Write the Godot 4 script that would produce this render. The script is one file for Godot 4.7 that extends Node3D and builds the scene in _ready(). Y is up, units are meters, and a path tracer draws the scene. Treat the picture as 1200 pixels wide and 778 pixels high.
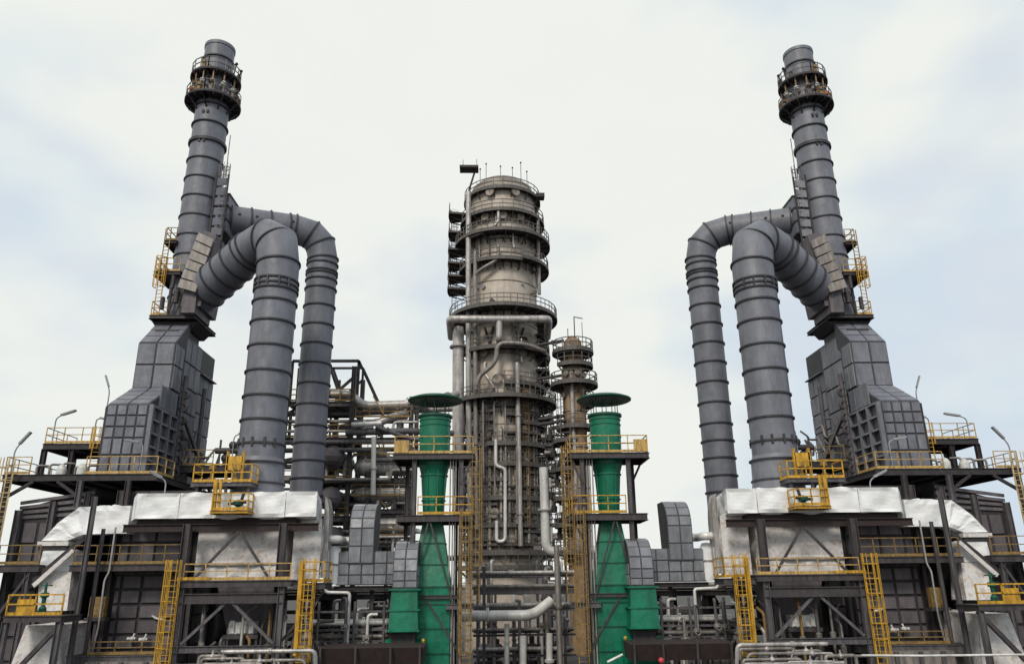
extends Node3D

# ------------------------------------------------------------------ camera model and state
const CAM := Vector3(-2.05, 6.0, 0.0)
const PITCH := 18.3
const YAW := 1.75
const ROLL := 0.63
const FOCAL := 900.0            # in photograph pixels (1200 x 778)
var S := 1.0                    # 1: as measured on one side, -1: the mirrored twin
var rng := RandomNumberGenerator.new()
var M := {}
var used := {}

# a pixel of the photograph and a distance from the camera's plane -> a point
func W(px: float, py: float, d: float) -> Vector3:
	var u := (px - 600.0) / FOCAL
	var v := (389.0 - py) / FOCAL
	var r := deg_to_rad(-ROLL)
	var u2 := cos(r) * u - sin(r) * v
	var v2 := sin(r) * u + cos(r) * v
	var p := deg_to_rad(PITCH)
	var y := v2 * cos(p) + sin(p)
	var z := cos(p) - v2 * sin(p)
	var a := deg_to_rad(YAW)
	var t := d / (-sin(a) * u2 + cos(a) * z)
	return Vector3(CAM.x + t * (cos(a) * u2 + sin(a) * z), CAM.y + t * y, -d)

# ------------------------------------------------------------------ mesh collector
class MB:
	var v := PackedVector3Array()
	var n := PackedVector3Array()
	func tri(a: Vector3, b: Vector3, c: Vector3, na: Vector3, nb: Vector3, nc: Vector3) -> void:
		if (b - a).cross(c - a).dot(na + nb + nc) > 0.0:
			v.append(a); v.append(c); v.append(b); n.append(na); n.append(nc); n.append(nb)
		else:
			v.append(a); v.append(b); v.append(c); n.append(na); n.append(nb); n.append(nc)
	func quad(a: Vector3, b: Vector3, c: Vector3, d: Vector3, nn: Vector3) -> void:
		tri(a, b, c, nn, nn, nn); tri(a, c, d, nn, nn, nn)
	func hexa(p: Array) -> void:
		var ce := Vector3.ZERO
		for q in p: ce += q
		ce /= 8.0
		for f in [[0, 1, 2, 3], [4, 5, 6, 7], [0, 1, 5, 4], [1, 2, 6, 5], [2, 3, 7, 6], [3, 0, 4, 7]]:
			var a: Vector3 = p[f[0]]; var b: Vector3 = p[f[1]]; var c: Vector3 = p[f[2]]; var d: Vector3 = p[f[3]]
			var nn := (c - a).cross(d - b).normalized()
			if nn.dot((a + b + c + d) / 4.0 - ce) < 0.0: nn = -nn
			quad(a, b, c, d, nn)
	func bx(x0: float, x1: float, y0: float, y1: float, z0: float, z1: float) -> void:
		hexa([Vector3(x0, y0, z0), Vector3(x1, y0, z0), Vector3(x1, y0, z1), Vector3(x0, y0, z1), Vector3(x0, y1, z0), Vector3(x1, y1, z0), Vector3(x1, y1, z1), Vector3(x0, y1, z1)])
	func slab(o: Vector3, u: Vector3, w: Vector3, t: Vector3) -> void:
		hexa([o, o + u, o + u + w, o + w, o + t, o + u + t, o + u + w + t, o + w + t])
	# a plate with bevelled rim standing proud along t
	func plate(o: Vector3, u: Vector3, w: Vector3, t: Vector3, bev := 0.03) -> void:
		var bu := u.normalized() * bev
		var bw := w.normalized() * bev
		hexa([o, o + u, o + u + w, o + w, o + bu + bw + t, o + u - bu + bw + t, o + u + w - bu - bw + t, o + w + bu - bw + t])
	func beam(a: Vector3, b: Vector3, w: float, h := -1.0, up := Vector3.UP) -> void:
		if h < 0.0: h = w
		var d := (b - a).normalized()
		if absf(d.dot(up)) > 0.98: up = Vector3.BACK
		var s := d.cross(up).normalized() * w * 0.5
		var u := s.cross(d).normalized() * h * 0.5
		hexa([a - s - u, a + s - u, a + s + u, a - s + u, b - s - u, b + s - u, b + s + u, b - s + u])
	# I section beam
	func ibeam(a: Vector3, b: Vector3, w: float, h: float, up := Vector3.UP) -> void:
		var d := (b - a).normalized()
		if absf(d.dot(up)) > 0.98: up = Vector3.BACK
		var s := d.cross(up).normalized()
		var u := s.cross(d).normalized()
		var tf := h * 0.09
		beam(a + u * (h * 0.5 - tf * 0.5), b + u * (h * 0.5 - tf * 0.5), w, tf, u)
		beam(a - u * (h * 0.5 - tf * 0.5), b - u * (h * 0.5 - tf * 0.5), w, tf, u)
		beam(a, b, w * 0.14, h - tf * 2.02, u)
	func tube(pts: Array, r: float, seg := 10, r2 := -1.0, cap := true) -> void:
		if r2 < 0.0: r2 = r
		var k := pts.size()
		var d0: Vector3 = (pts[1] - pts[0]).normalized()
		var up := Vector3.UP if absf(d0.y) < 0.9 else Vector3.RIGHT
		var s := d0.cross(up).normalized()
		var pr := []; var pn := []
		for i in k:
			var p: Vector3 = pts[i]
			var din: Vector3 = (p - pts[i - 1]).normalized() if i > 0 else d0
			var dout: Vector3 = (pts[i + 1] - p).normalized() if i < k - 1 else din
			var t := (din + dout).normalized()
			s = (s - t * s.dot(t)).normalized()
			var u := t.cross(s)
			# mitre stretch
			var half := clampf(din.dot(t), 0.3, 1.0)
			var bdir := (dout - din)
			var rr := lerpf(r, r2, float(i) / float(k - 1))
			var ring := PackedVector3Array(); var rn := PackedVector3Array()
			for j in seg:
				var a := TAU * j / seg
				var q := s * cos(a) + u * sin(a)
				var off := q * rr
				if bdir.length() > 0.001:
					var bn := bdir.normalized()
					off += bn * off.dot(bn) * (1.0 / half - 1.0)
				ring.append(p + off); rn.append(q)
			pr.append(ring); pn.append(rn)
		for i in k - 1:
			for j in seg:
				var j2 := (j + 1) % seg
				tri(pr[i][j], pr[i + 1][j], pr[i + 1][j2], pn[i][j], pn[i + 1][j], pn[i + 1][j2])
				tri(pr[i][j], pr[i + 1][j2], pr[i][j2], pn[i][j], pn[i + 1][j2], pn[i][j2])
		if cap:
			for e in [0, k - 1]:
				var t: Vector3 = -d0 if e == 0 else (pts[k - 1] - pts[k - 2]).normalized()
				for j in seg:
					tri(pts[e], pr[e][j], pr[e][(j + 1) % seg], t, t, t)
	# annular prism round an axis; angles from the camera side (+z) towards +x
	func ring(c: Vector3, ax: Vector3, r0: float, r1: float, h: float, seg := 28, a0 := 0.0, a1 := 360.0) -> void:
		ax = ax.normalized()
		var f := Vector3.BACK
		if absf(ax.dot(f)) > 0.9: f = Vector3.UP
		f = (f - ax * f.dot(ax)).normalized()
		var s := ax.cross(f)
		var full := a1 - a0 > 359.0
		for j in seg:
			var t0 := deg_to_rad(lerpf(a0, a1, float(j) / seg)); var t1 := deg_to_rad(lerpf(a0, a1, float(j + 1) / seg))
			var q0 := f * cos(t0) + s * sin(t0); var q1 := f * cos(t1) + s * sin(t1)
			var b := c - ax * h * 0.5; var t := c + ax * h * 0.5
			tri(b + q0 * r1, b + q1 * r1, t + q1 * r1, q0, q1, q1); tri(b + q0 * r1, t + q1 * r1, t + q0 * r1, q0, q1, q0)
			quad(t + q0 * r0, t + q1 * r0, t + q1 * r1, t + q0 * r1, ax)
			quad(b + q0 * r0, b + q1 * r0, b + q1 * r1, b + q0 * r1, -ax)
			tri(b + q0 * r0, b + q1 * r0, t + q1 * r0, -q0, -q1, -q1); tri(b + q0 * r0, t + q1 * r0, t + q0 * r0, -q0, -q1, -q0)
			if not full and (j == 0 or j == seg - 1):
				var q := q0 if j == 0 else q1
				quad(b + q * r0, b + q * r1, t + q * r1, t + q * r0, ax.cross(q) * (-1.0 if j == 0 else 1.0))
	# profile of [radius, height] turned round the vertical through c
	func lathe(c: Vector3, prof: Array, seg := 28, sx := 1.0) -> void:
		for i in prof.size() - 1:
			var p: Array = prof[i]; var q: Array = prof[i + 1]
			var dr: float = q[0] - p[0]; var dy: float = q[1] - p[1]
			for j in seg:
				var t0 := TAU * j / seg; var t1 := TAU * (j + 1) / seg
				var n0 := Vector3(sin(t0) * dy, -dr, cos(t0) * dy).normalized(); var n1 := Vector3(sin(t1) * dy, -dr, cos(t1) * dy).normalized()
				var a := c + Vector3(sin(t0) * p[0], p[1], cos(t0) * p[0]); var b := c + Vector3(sin(t1) * p[0], p[1], cos(t1) * p[0])
				var d := c + Vector3(sin(t0) * q[0], q[1], cos(t0) * q[0]); var e := c + Vector3(sin(t1) * q[0], q[1], cos(t1) * q[0])
				if p[0] > 0.001: tri(a, b, e, n0, n1, n1)
				if q[0] > 0.001: tri(a, e, d, n0, n1, n0)
	func ball(c: Vector3, r: float, sy := 1.0) -> void:
		var prof := []
		for i in 7:
			var a := -PI / 2 + PI * i / 6.0
			prof.append([cos(a) * r, sin(a) * r * sy])
		lathe(c, prof, 12)
	# convex polygon pushed along t
	func prism(poly: Array, t: Vector3) -> void:
		var ce := Vector3.ZERO
		for q in poly: ce += q
		ce = ce / poly.size()
		var nn := t.normalized()
		var k := poly.size()
		for i in k:
			var a: Vector3 = poly[i]; var b: Vector3 = poly[(i + 1) % k]
			tri(ce, a, b, -nn, -nn, -nn); tri(ce + t, a + t, b + t, nn, nn, nn)
			var m := (b - a).cross(t).normalized()
			if m.dot((a + b) * 0.5 - ce) < 0.0: m = -m
			quad(a, b, b + t, a + t, m)
	# a sheet with dents: o + u*s + w*t pushed along nn by noise
	func dented(o: Vector3, u: Vector3, w: Vector3, nn: Vector3, amp: float, noise: FastNoiseLite, cell := 0.28) -> void:
		var nu := maxi(1, int(u.length() / cell)); var nw := maxi(1, int(w.length() / cell))
		var g := []
		for i in nu + 1:
			var row := PackedVector3Array()
			for j in nw + 1:
				var s := float(i) / nu; var t := float(j) / nw
				var p := o + u * s + w * t
				var edge := minf(1.0, 6.0 * minf(minf(s, 1.0 - s) * nu / 6.0, minf(t, 1.0 - t) * nw / 6.0))
				row.append(p + nn * amp * noise.get_noise_3dv(p) * edge)
			g.append(row)
		for i in nu:
			for j in nw:
				var a: Vector3 = g[i][j]; var b: Vector3 = g[i + 1][j]; var c: Vector3 = g[i + 1][j + 1]; var d: Vector3 = g[i][j + 1]
				for f in [[a, b, c], [a, c, d]]:
					var m: Vector3 = (f[1] - f[0]).cross(f[2] - f[0]).normalized()
					if m.dot(nn) < 0.0: m = -m
					tri(f[0], f[1], f[2], m, m, m)
	func dented_hexa(p: Array, amp: float, noise: FastNoiseLite, cell := 0.28) -> void:
		var ce := Vector3.ZERO
		for q in p: ce += q
		ce /= 8.0
		for f in [[0, 1, 2, 3], [4, 5, 6, 7], [0, 1, 5, 4], [1, 2, 6, 5], [2, 3, 7, 6], [3, 0, 4, 7]]:
			var a: Vector3 = p[f[0]]; var b: Vector3 = p[f[1]]; var c: Vector3 = p[f[2]]; var d: Vector3 = p[f[3]]
			var nn := (c - a).cross(d - b).normalized()
			if nn.dot((a + b + c + d) / 4.0 - ce) < 0.0: nn = -nn
			var nu := maxi(1, int(maxf((b - a).length(), (c - d).length()) / cell)); var nw := maxi(1, int(maxf((d - a).length(), (c - b).length()) / cell))
			var g := []
			for i in nu + 1:
				var row := PackedVector3Array()
				for j in nw + 1:
					var s := float(i) / nu; var t := float(j) / nw
					var q := a.lerp(b, s).lerp(d.lerp(c, s), t)
					var edge := 0.0 if (i == 0 or j == 0 or i == nu or j == nw) else 1.0
					row.append(q + nn * amp * noise.get_noise_3dv(q) * edge)
				g.append(row)
			for i in nu:
				for j in nw:
					for h in [[g[i][j], g[i + 1][j], g[i + 1][j + 1]], [g[i][j], g[i + 1][j + 1], g[i][j + 1]]]:
						var m: Vector3 = (h[1] - h[0]).cross(h[2] - h[0]).normalized()
						if m.dot(nn) < 0.0: m = -m
						tri(h[0], h[1], h[2], m, m, m)

# rounded polyline
func bend(pts: Array, rad: float, steps := 5) -> Array:
	var out := [pts[0]]
	for i in range(1, pts.size() - 1):
		var p: Vector3 = pts[i]
		var a: Vector3 = pts[i - 1] - p
		var b: Vector3 = pts[i + 1] - p
		var r := minf(rad, minf(a.length(), b.length()) * 0.48)
		var p0 := p + a.normalized() * r
		var p2 := p + b.normalized() * r
		for k in steps + 1:
			var t := float(k) / steps
			out.append(p0.lerp(p, t).lerp(p.lerp(p2, t), t))
	out.append(pts[-1])
	return out

# ------------------------------------------------------------------ nodes
func numbered(called: String) -> String:
	var k: int = used.get(called, -1) + 1
	used[called] = k
	return called if k == 0 else "%s_%03d" % [called, k]

func thing(called: String, label: String, category: String, at: Vector3, group := "") -> Node3D:
	var o := Node3D.new()
	o.name = numbered(called)
	add_child(o)
	o.position = Vector3(at.x * S, at.y, at.z)
	o.set_meta("label", label); o.set_meta("category", category)
	if group != "": o.set_meta("group", group)
	return o

func put(mb: MB, called: String, mat: Material, parent: Node3D, label := "") -> MeshInstance3D:
	var top := parent
	while top != self and top.get_parent() != self: top = top.get_parent()
	var off := Vector3.ZERO if top == self else top.position
	var vv := mb.v; var nn := mb.n
	for i in vv.size():
		vv[i] = Vector3(vv[i].x * S, vv[i].y, vv[i].z) - off
		nn[i].x *= S
	if S < 0.0:
		for i in range(0, vv.size(), 3):
			var a := vv[i + 1]; vv[i + 1] = vv[i + 2]; vv[i + 2] = a
			var b := nn[i + 1]; nn[i + 1] = nn[i + 2]; nn[i + 2] = b
	var arr := []
	arr.resize(Mesh.ARRAY_MAX)
	arr[Mesh.ARRAY_VERTEX] = vv; arr[Mesh.ARRAY_NORMAL] = nn
	var m := ArrayMesh.new()
	m.add_surface_from_arrays(Mesh.PRIMITIVE_TRIANGLES, arr)
	m.surface_set_material(0, mat)
	var o := MeshInstance3D.new()
	o.mesh = m
	o.name = numbered(called) if parent == self else called
	parent.add_child(o, true)
	if label != "": o.set_meta("label", label)
	return o

func structure(o: Node3D) -> void:
	o.set_meta("kind", "structure")

# ------------------------------------------------------------------ materials
func grime(seed_: int, freq: float, stretch: float, lo: float, size := 512) -> ImageTexture:
	var a := FastNoiseLite.new(); a.seed = seed_; a.frequency = freq; a.fractal_octaves = 5
	var b := FastNoiseLite.new(); b.seed = seed_ + 7; b.frequency = freq * 4.0; b.fractal_octaves = 3
	var im := Image.create(size, size, false, Image.FORMAT_RGB8)
	# sampled on a torus so that the tile closes
	for y in size:
		for x in size:
			var u := TAU * x / size; var w := float(y) / size
			var k := absf(w * 2.0 - 1.0)
			var p := Vector3(cos(u), sin(u), 0) * size / TAU
			var g := lerpf(a.get_noise_3d(p.x, p.y, w * size / stretch), a.get_noise_3d(p.x, p.y, (w - 1.0) * size / stretch), smoothstep(0.8, 1.0, w))
			var h := lerpf(b.get_noise_3d(p.x, p.y, w * size / stretch), b.get_noise_3d(p.x, p.y, (w - 1.0) * size / stretch), smoothstep(0.8, 1.0, w))
			var val := clampf(1.0 - (1.0 - lo) * (0.45 + 0.9 * g + 0.45 * h), lo * 0.8, 1.0)
			im.set_pixel(x, y, Color(val, val * 0.995, val * 0.985))
	im.generate_mipmaps()
	return ImageTexture.create_from_image(im)

# pale metal with brown run-off blotches
func stains(seed_: int) -> ImageTexture:
	var a := FastNoiseLite.new(); a.seed = seed_; a.frequency = 0.02; a.fractal_octaves = 5
	var im := a.get_seamless_image(512, 512, false, false, 0.15)
	var out := Image.create(512, 512, false, Image.FORMAT_RGB8)
	for y in 512:
		for x in 512:
			var v := im.get_pixel(x, y).r
			out.set_pixel(x, y, Color(1, 1, 1).lerp(Color(0.72, 0.62, 0.56), 0.5 * smoothstep(0.5, 0.85, v)).lerp(Color(0.85, 0.85, 0.87), 0.5 * smoothstep(0.55, 0.2, v)))
	return ImageTexture.create_from_image(out)

func bumps(seed_: int, freq: float, strength: float) -> ImageTexture:
	var a := FastNoiseLite.new(); a.seed = seed_; a.frequency = freq; a.fractal_octaves = 4
	var im := a.get_seamless_image(512, 512, false, false, 0.15)
	im.convert(Image.FORMAT_RGBA8)
	im.bump_map_to_normal_map(strength)
	return ImageTexture.create_from_image(im)

func mat(c: Color, rough: float, metal := 0.0, tex: Texture2D = null, scale := 0.12, bump: Texture2D = null, bstr := 1.0) -> StandardMaterial3D:
	var m := StandardMaterial3D.new()
	m.albedo_color = c.linear_to_srgb()
	m.roughness = rough; m.metallic = metal
	m.uv1_triplanar = true; m.uv1_world_triplanar = true
	m.uv1_scale = Vector3.ONE * scale
	if tex: m.albedo_texture = tex
	if bump:
		m.normal_enabled = true; m.normal_texture = bump; m.normal_scale = bstr
	return m

func materials() -> void:
	var g1 := grime(3, 0.012, 3.5, 0.78)      # faint rain streaks
	var g2 := grime(11, 0.02, 1.0, 0.7)       # blotches
	var g3 := grime(23, 0.03, 5.0, 0.68)      # stronger streaks
	var nb := bumps(5, 0.012, 10.0)
	var nf := bumps(9, 0.04, 4.0)
	M.grey = mat(Color(0.2, 0.208, 0.252), 0.5, 0.0, g1, 0.13, nb, 0.2)
	M.grey_b = mat(Color(0.19, 0.198, 0.24), 0.52, 0.0, g1, 0.11, nb, 0.2)
	M.grey_c = mat(Color(0.215, 0.223, 0.264), 0.5, 0.0, g1, 0.15, nb, 0.2)
	M.silver = mat(Color(0.26, 0.27, 0.305), 0.42, 0.2, g1, 0.13, nb, 0.2)
	M.silver_b = mat(Color(0.242, 0.252, 0.286), 0.42, 0.2, g1, 0.11, nb, 0.2)
	M.silver_c = mat(Color(0.28, 0.29, 0.322), 0.42, 0.2, g1, 0.15, nb, 0.2)
	M.grey_ring = mat(Color(0.05, 0.05, 0.06), 0.6, 0.0, g2, 0.2)
	M.casing = mat(Color(0.142, 0.124, 0.14), 0.6, 0.0, g1, 0.12, nb, 0.2)
	M.casing_b = mat(Color(0.128, 0.112, 0.127), 0.6, 0.0, g1, 0.1, nb, 0.2)
	M.casing_c = mat(Color(0.158, 0.139, 0.155), 0.6, 0.0, g1, 0.14, nb, 0.2)
	M.dark = mat(Color(0.045, 0.038, 0.043), 0.7, 0.0, g2, 0.2)
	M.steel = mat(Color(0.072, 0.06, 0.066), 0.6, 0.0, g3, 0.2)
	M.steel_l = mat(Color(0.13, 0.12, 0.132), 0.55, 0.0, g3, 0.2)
	M.grating = mat(Color(0.085, 0.074, 0.074), 0.7, 0.2, g2, 0.3)
	M.galv = mat(Color(0.14, 0.126, 0.118), 0.6, 0.1, g3, 0.2)
	M.yellow = mat(Color(0.7, 0.39, 0.03), 0.5, 0.0, g3, 0.3)
	M.yellow_old = mat(Color(0.66, 0.42, 0.13), 0.6, 0.0, g3, 0.3)
	M.yellow_pale = mat(Color(0.75, 0.58, 0.32), 0.6, 0.0, g3, 0.3)
	M.ochre = mat(Color(0.32, 0.2, 0.06), 0.65, 0.0, g2, 0.3)
	M.beige = mat(Color(0.3, 0.265, 0.245), 0.55, 0.0, g3, 0.15)
	M.clad = mat(Color(0.6, 0.52, 0.45), 0.5, 0.05, g1, 0.06, nb, 0.2)
	M.clad_b = mat(Color(0.34, 0.29, 0.25), 0.52, 0.15, g3, 0.07, nb, 0.3)
	M.rust = mat(Color(0.36, 0.24, 0.145), 0.7, 0.0, g3, 0.12)
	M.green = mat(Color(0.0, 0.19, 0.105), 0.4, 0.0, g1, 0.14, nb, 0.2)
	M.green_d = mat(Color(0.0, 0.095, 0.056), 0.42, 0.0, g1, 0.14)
	M.green_v = mat(Color(0.005, 0.09, 0.05), 0.45)
	M.alu = mat(Color(0.82, 0.82, 0.825), 0.55, 0.0, null, 0.08, bumps(31, 0.012, 10.0), 0.35)
	M.alu_b = mat(Color(0.7, 0.67, 0.65), 0.55, 0.0, stains(43), 0.16, bumps(33, 0.012, 10.0), 0.35)
	M.pipe = mat(Color(0.56, 0.53, 0.52), 0.42, 0.3, g3, 0.12, nf, 0.2)
	M.pipe_d = mat(Color(0.33, 0.3, 0.285), 0.5, 0.3, g3, 0.12, nf, 0.2)
	M.pipe_w = mat(Color(0.8, 0.79, 0.78), 0.4, 0.15, g1, 0.12, nf, 0.2)
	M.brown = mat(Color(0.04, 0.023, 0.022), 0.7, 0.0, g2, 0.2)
	M.red = mat(Color(0.55, 0.05, 0.06), 0.5)
	M.orange = mat(Color(0.7, 0.2, 0.03), 0.5)
	M.white = mat(Color(0.8, 0.8, 0.78), 0.5, 0.0, g2, 0.3)
	M.lampgrey = mat(Color(0.3, 0.31, 0.33), 0.45, 0.2)
	M.ground = mat(Color(0.085, 0.08, 0.078), 0.9, 0.0, g2, 0.05, nf, 0.4)

func pick3(base: String) -> Material:
	return M[[base, base + "_b", base + "_c"][rng.randi() % 3]]

# ------------------------------------------------------------------ shared builders
# separate sheet panels over a face: o corner, u and w full edges, nn outward
func panels(parent: Node3D, o: Vector3, u: Vector3, w: Vector3, nn: Vector3, us: Array, ws: Array, base: String, thick := 0.07, gap := 0.085, called := "panel") -> void:
	for i in us.size() - 1:
		for j in ws.size() - 1:
			var mb := MB.new()
			var eu := u.normalized() * gap * 0.5; var ew := w.normalized() * gap * 0.5
			var a: Vector3 = o + u * us[i] + w * ws[j] + eu + ew
			mb.plate(a, u * (us[i + 1] - us[i]) - eu * 2.0, w * (ws[j + 1] - ws[j]) - ew * 2.0, nn * (thick + rng.randf() * 0.02), 0.03)
			put(mb, called, pick3(base) if M.has(base + "_b") and M.has(base + "_c") else M[base], parent)

func split(k: int) -> Array:
	var a := []
	for i in k + 1: a.append(float(i) / k)
	return a

func rail_into(mb: MB, pts: Array, h := 1.1, t := 0.052, step := 1.3) -> void:
	for i in pts.size() - 1:
		var a: Vector3 = pts[i]; var b: Vector3 = pts[i + 1]
		var k := maxi(1, int(round((b - a).length() / step)))
		for j in k + (1 if i == pts.size() - 2 else 0):
			var p := a.lerp(b, float(j) / k)
			mb.beam(p, p + Vector3.UP * h, t)
		for y in [h, h * 0.55]:
			mb.beam(a + Vector3.UP * y, b + Vector3.UP * y, t)
		mb.beam(a + Vector3.UP * 0.09, b + Vector3.UP * 0.09, 0.02, 0.16)

# rectangular deck with edge beams and handrails; rails is a list of polylines
func deck(parent: Node3D, x0: float, x1: float, y: float, z0: float, z1: float, edge: Material, depth := 0.28) -> void:
	var g := MB.new()
	g.bx(x0 + 0.02, x1 - 0.02, y - 0.06, y, z0 + 0.02, z1 - 0.02)
	put(g, "deck", M.grating, parent)
	var e := MB.new()
	for z in [z0, z1]: e.ibeam(Vector3(x0, y - depth * 0.5 - 0.01, z), Vector3(x1, y - depth * 0.5 - 0.01, z), 0.16, depth)
	for x in [x0, x1]: e.ibeam(Vector3(x, y - depth * 0.5 - 0.02, z0), Vector3(x, y - depth * 0.5 - 0.02, z1), 0.16, depth)
	var k := int((x1 - x0) / 1.4)
	for i in range(1, k): e.beam(Vector3(lerpf(x0, x1, float(i) / k), y - 0.16, z0), Vector3(lerpf(x0, x1, float(i) / k), y - 0.16, z1), 0.08, 0.16)
	put(e, "edge_beam", edge, parent)

func handrail(parent: Node3D, pts: Array, m: Material, h := 1.1, t := 0.052) -> void:
	var r := MB.new()
	rail_into(r, pts, h, t)
	put(r, "handrail", m, parent)

func ring_pts(c: Vector3, r: float, a0: float, a1: float, k: int) -> Array:
	var out := []
	for i in k + 1:
		var a := deg_to_rad(lerpf(a0, a1, float(i) / k))
		out.append(c + Vector3(sin(a) * r, 0, cos(a) * r))
	return out

func ring_deck(parent: Node3D, c: Vector3, r0: float, r1: float, a0: float, a1: float, railm: Material, edge: Material, k := 24, weight := 0.06, post_gap := 3.0, rim := 0.34) -> void:
	var g := MB.new()
	g.ring(c - Vector3.UP * 0.05, Vector3.UP, r0, r1, 0.1, k * 2, a0, a1)
	put(g, "deck", M.grating, parent)
	var e := MB.new()
	e.ring(c - Vector3.UP * (rim * 0.5 - 0.05), Vector3.UP, r1, r1 + 0.05, rim, k * 2, a0, a1)
	put(e, "edge_beam", edge, parent)
	var b := MB.new()
	for i in k + 1:
		var a := deg_to_rad(lerpf(a0, a1, float(i) / k))
		var q := Vector3(sin(a), 0, cos(a))
		b.beam(c + q * r0 - Vector3.UP * 0.18, c + q * (r1 - 0.02) - Vector3.UP * 0.18, 0.1, 0.16)
		if i % 2 == 0: b.beam(c + q * r0 - Vector3.UP * 1.1, c + q * (r1 - 0.15) - Vector3.UP * 0.24, 0.1)
	put(b, "support_bracket", edge, parent)
	var r := MB.new()
	rail_into(r, ring_pts(c, r1 - 0.04, a0, a1, k), 1.1, weight, post_gap)
	put(r, "handrail", railm, parent)

# a vertical ladder with hoops; out points away from the thing it climbs
func ladder(parent: Node3D, foot: Vector3, h: float, out: Vector3, m: Material, cage := true, wide := 0.5) -> void:
	var s := out.cross(Vector3.UP).normalized() * wide * 0.5
	var a := MB.new()
	for q in [-1.0, 1.0]: a.beam(foot + s * q, foot + s * q + Vector3.UP * (h + 1.0), 0.065, 0.045)
	var k := int(h / 0.3)
	for i in k: a.beam(foot - s + Vector3.UP * (0.3 * i + 0.2), foot + s + Vector3.UP * (0.3 * i + 0.2), 0.035)
	put(a, "rungs", m, parent)
	if not cage: return
	var b := MB.new()
	var r := 0.4
	var n := 7
	var arc := []
	for i in n: 
		var t := PI * i / (n - 1)
		arc.append(s.normalized() * cos(t) * r + out * (sin(t) * r * 1.7))
	var y := 2.2
	while y <= h + 1.0:
		for i in n - 1: b.beam(foot + arc[i] + Vector3.UP * y, foot + arc[i + 1] + Vector3.UP * y, 0.025, 0.06)
		y += 0.8
	for i in n: b.beam(foot + arc[i] + Vector3.UP * 2.2, foot + arc[i] + Vector3.UP * (h + 1.0), 0.035, 0.025)
	put(b, "cage", m, parent)

# round duct of sheet rings along a path
func duct(parent: Node3D, path: Array, r: float, seg: int, rings: Array, m: Material, dbl := []) -> void:
	var mb := MB.new()
	mb.tube(path, r, seg)
	put(mb, "shell", m, parent)
	for q in rings:
		var f := MB.new()
		f.ring(q[0], q[1], r - 0.02, r + 0.11, 0.12 if q.size() < 3 else q[2], seg)
		put(f, "stiffener_ring", M.grey_ring, parent)

func lamp(foot: Vector3, h: float, arm: Vector3, label: String, group: String) -> void:
	h += rng.randf_range(-0.25, 0.25); arm = arm.rotated(Vector3.UP, rng.randf_range(-0.35, 0.35)) * rng.randf_range(0.85, 1.1)
	var t := thing("floodlight_pole", label, "lamp", foot, group)
	var p := MB.new()
	p.tube(bend([foot, foot + Vector3.UP * h, foot + Vector3.UP * (h + 0.12) + arm * 0.5], 0.25), 0.045, 8)
	put(p, "pole", M.lampgrey, t)
	var b := MB.new()
	var a := foot + Vector3.UP * (h + 0.13) + arm * 0.35
	b.beam(a, a + arm, 0.24, 0.11)
	var head := put(b, "lamp_head", M.lampgrey, t)
	b = MB.new()
	b.beam(a + arm * 0.1 - Vector3.UP * 0.075, a + arm * 0.9 - Vector3.UP * 0.075, 0.15, 0.04)
	put(b, "lens", M.white, head)
	var c := MB.new()
	c.bx(foot.x - 0.1, foot.x + 0.1, foot.y, foot.y + 0.04, foot.z - 0.1, foot.z + 0.1)
	put(c, "base_plate", M.lampgrey, t)

func pipe(called: String, label: String, pts: Array, r: float, m: Material, group := "", bend_r := 0.6, flanges := true) -> Node3D:
	var t := thing(called, label, "pipe", pts[0], group)
	var p := MB.new()
	var path := bend(pts, bend_r, 5)
	p.tube(path, r, 12)
	var run := put(p, "pipe_run", m, t)
	if flanges:
		for i in pts.size() - 1:
			var d: Vector3 = pts[i + 1] - pts[i]
			if d.length() > 2.5:
				var f := MB.new()
				var c: Vector3 = pts[i] + d * rng.randf_range(0.25, 0.7)
				f.ring(c, d, r * 0.9, r * 1.55, 0.07, 14); f.ring(c + d.normalized() * 0.1, d, r * 0.9, r * 1.55, 0.07, 14)
				put(f, "flange", m, run)
	return t

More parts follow.
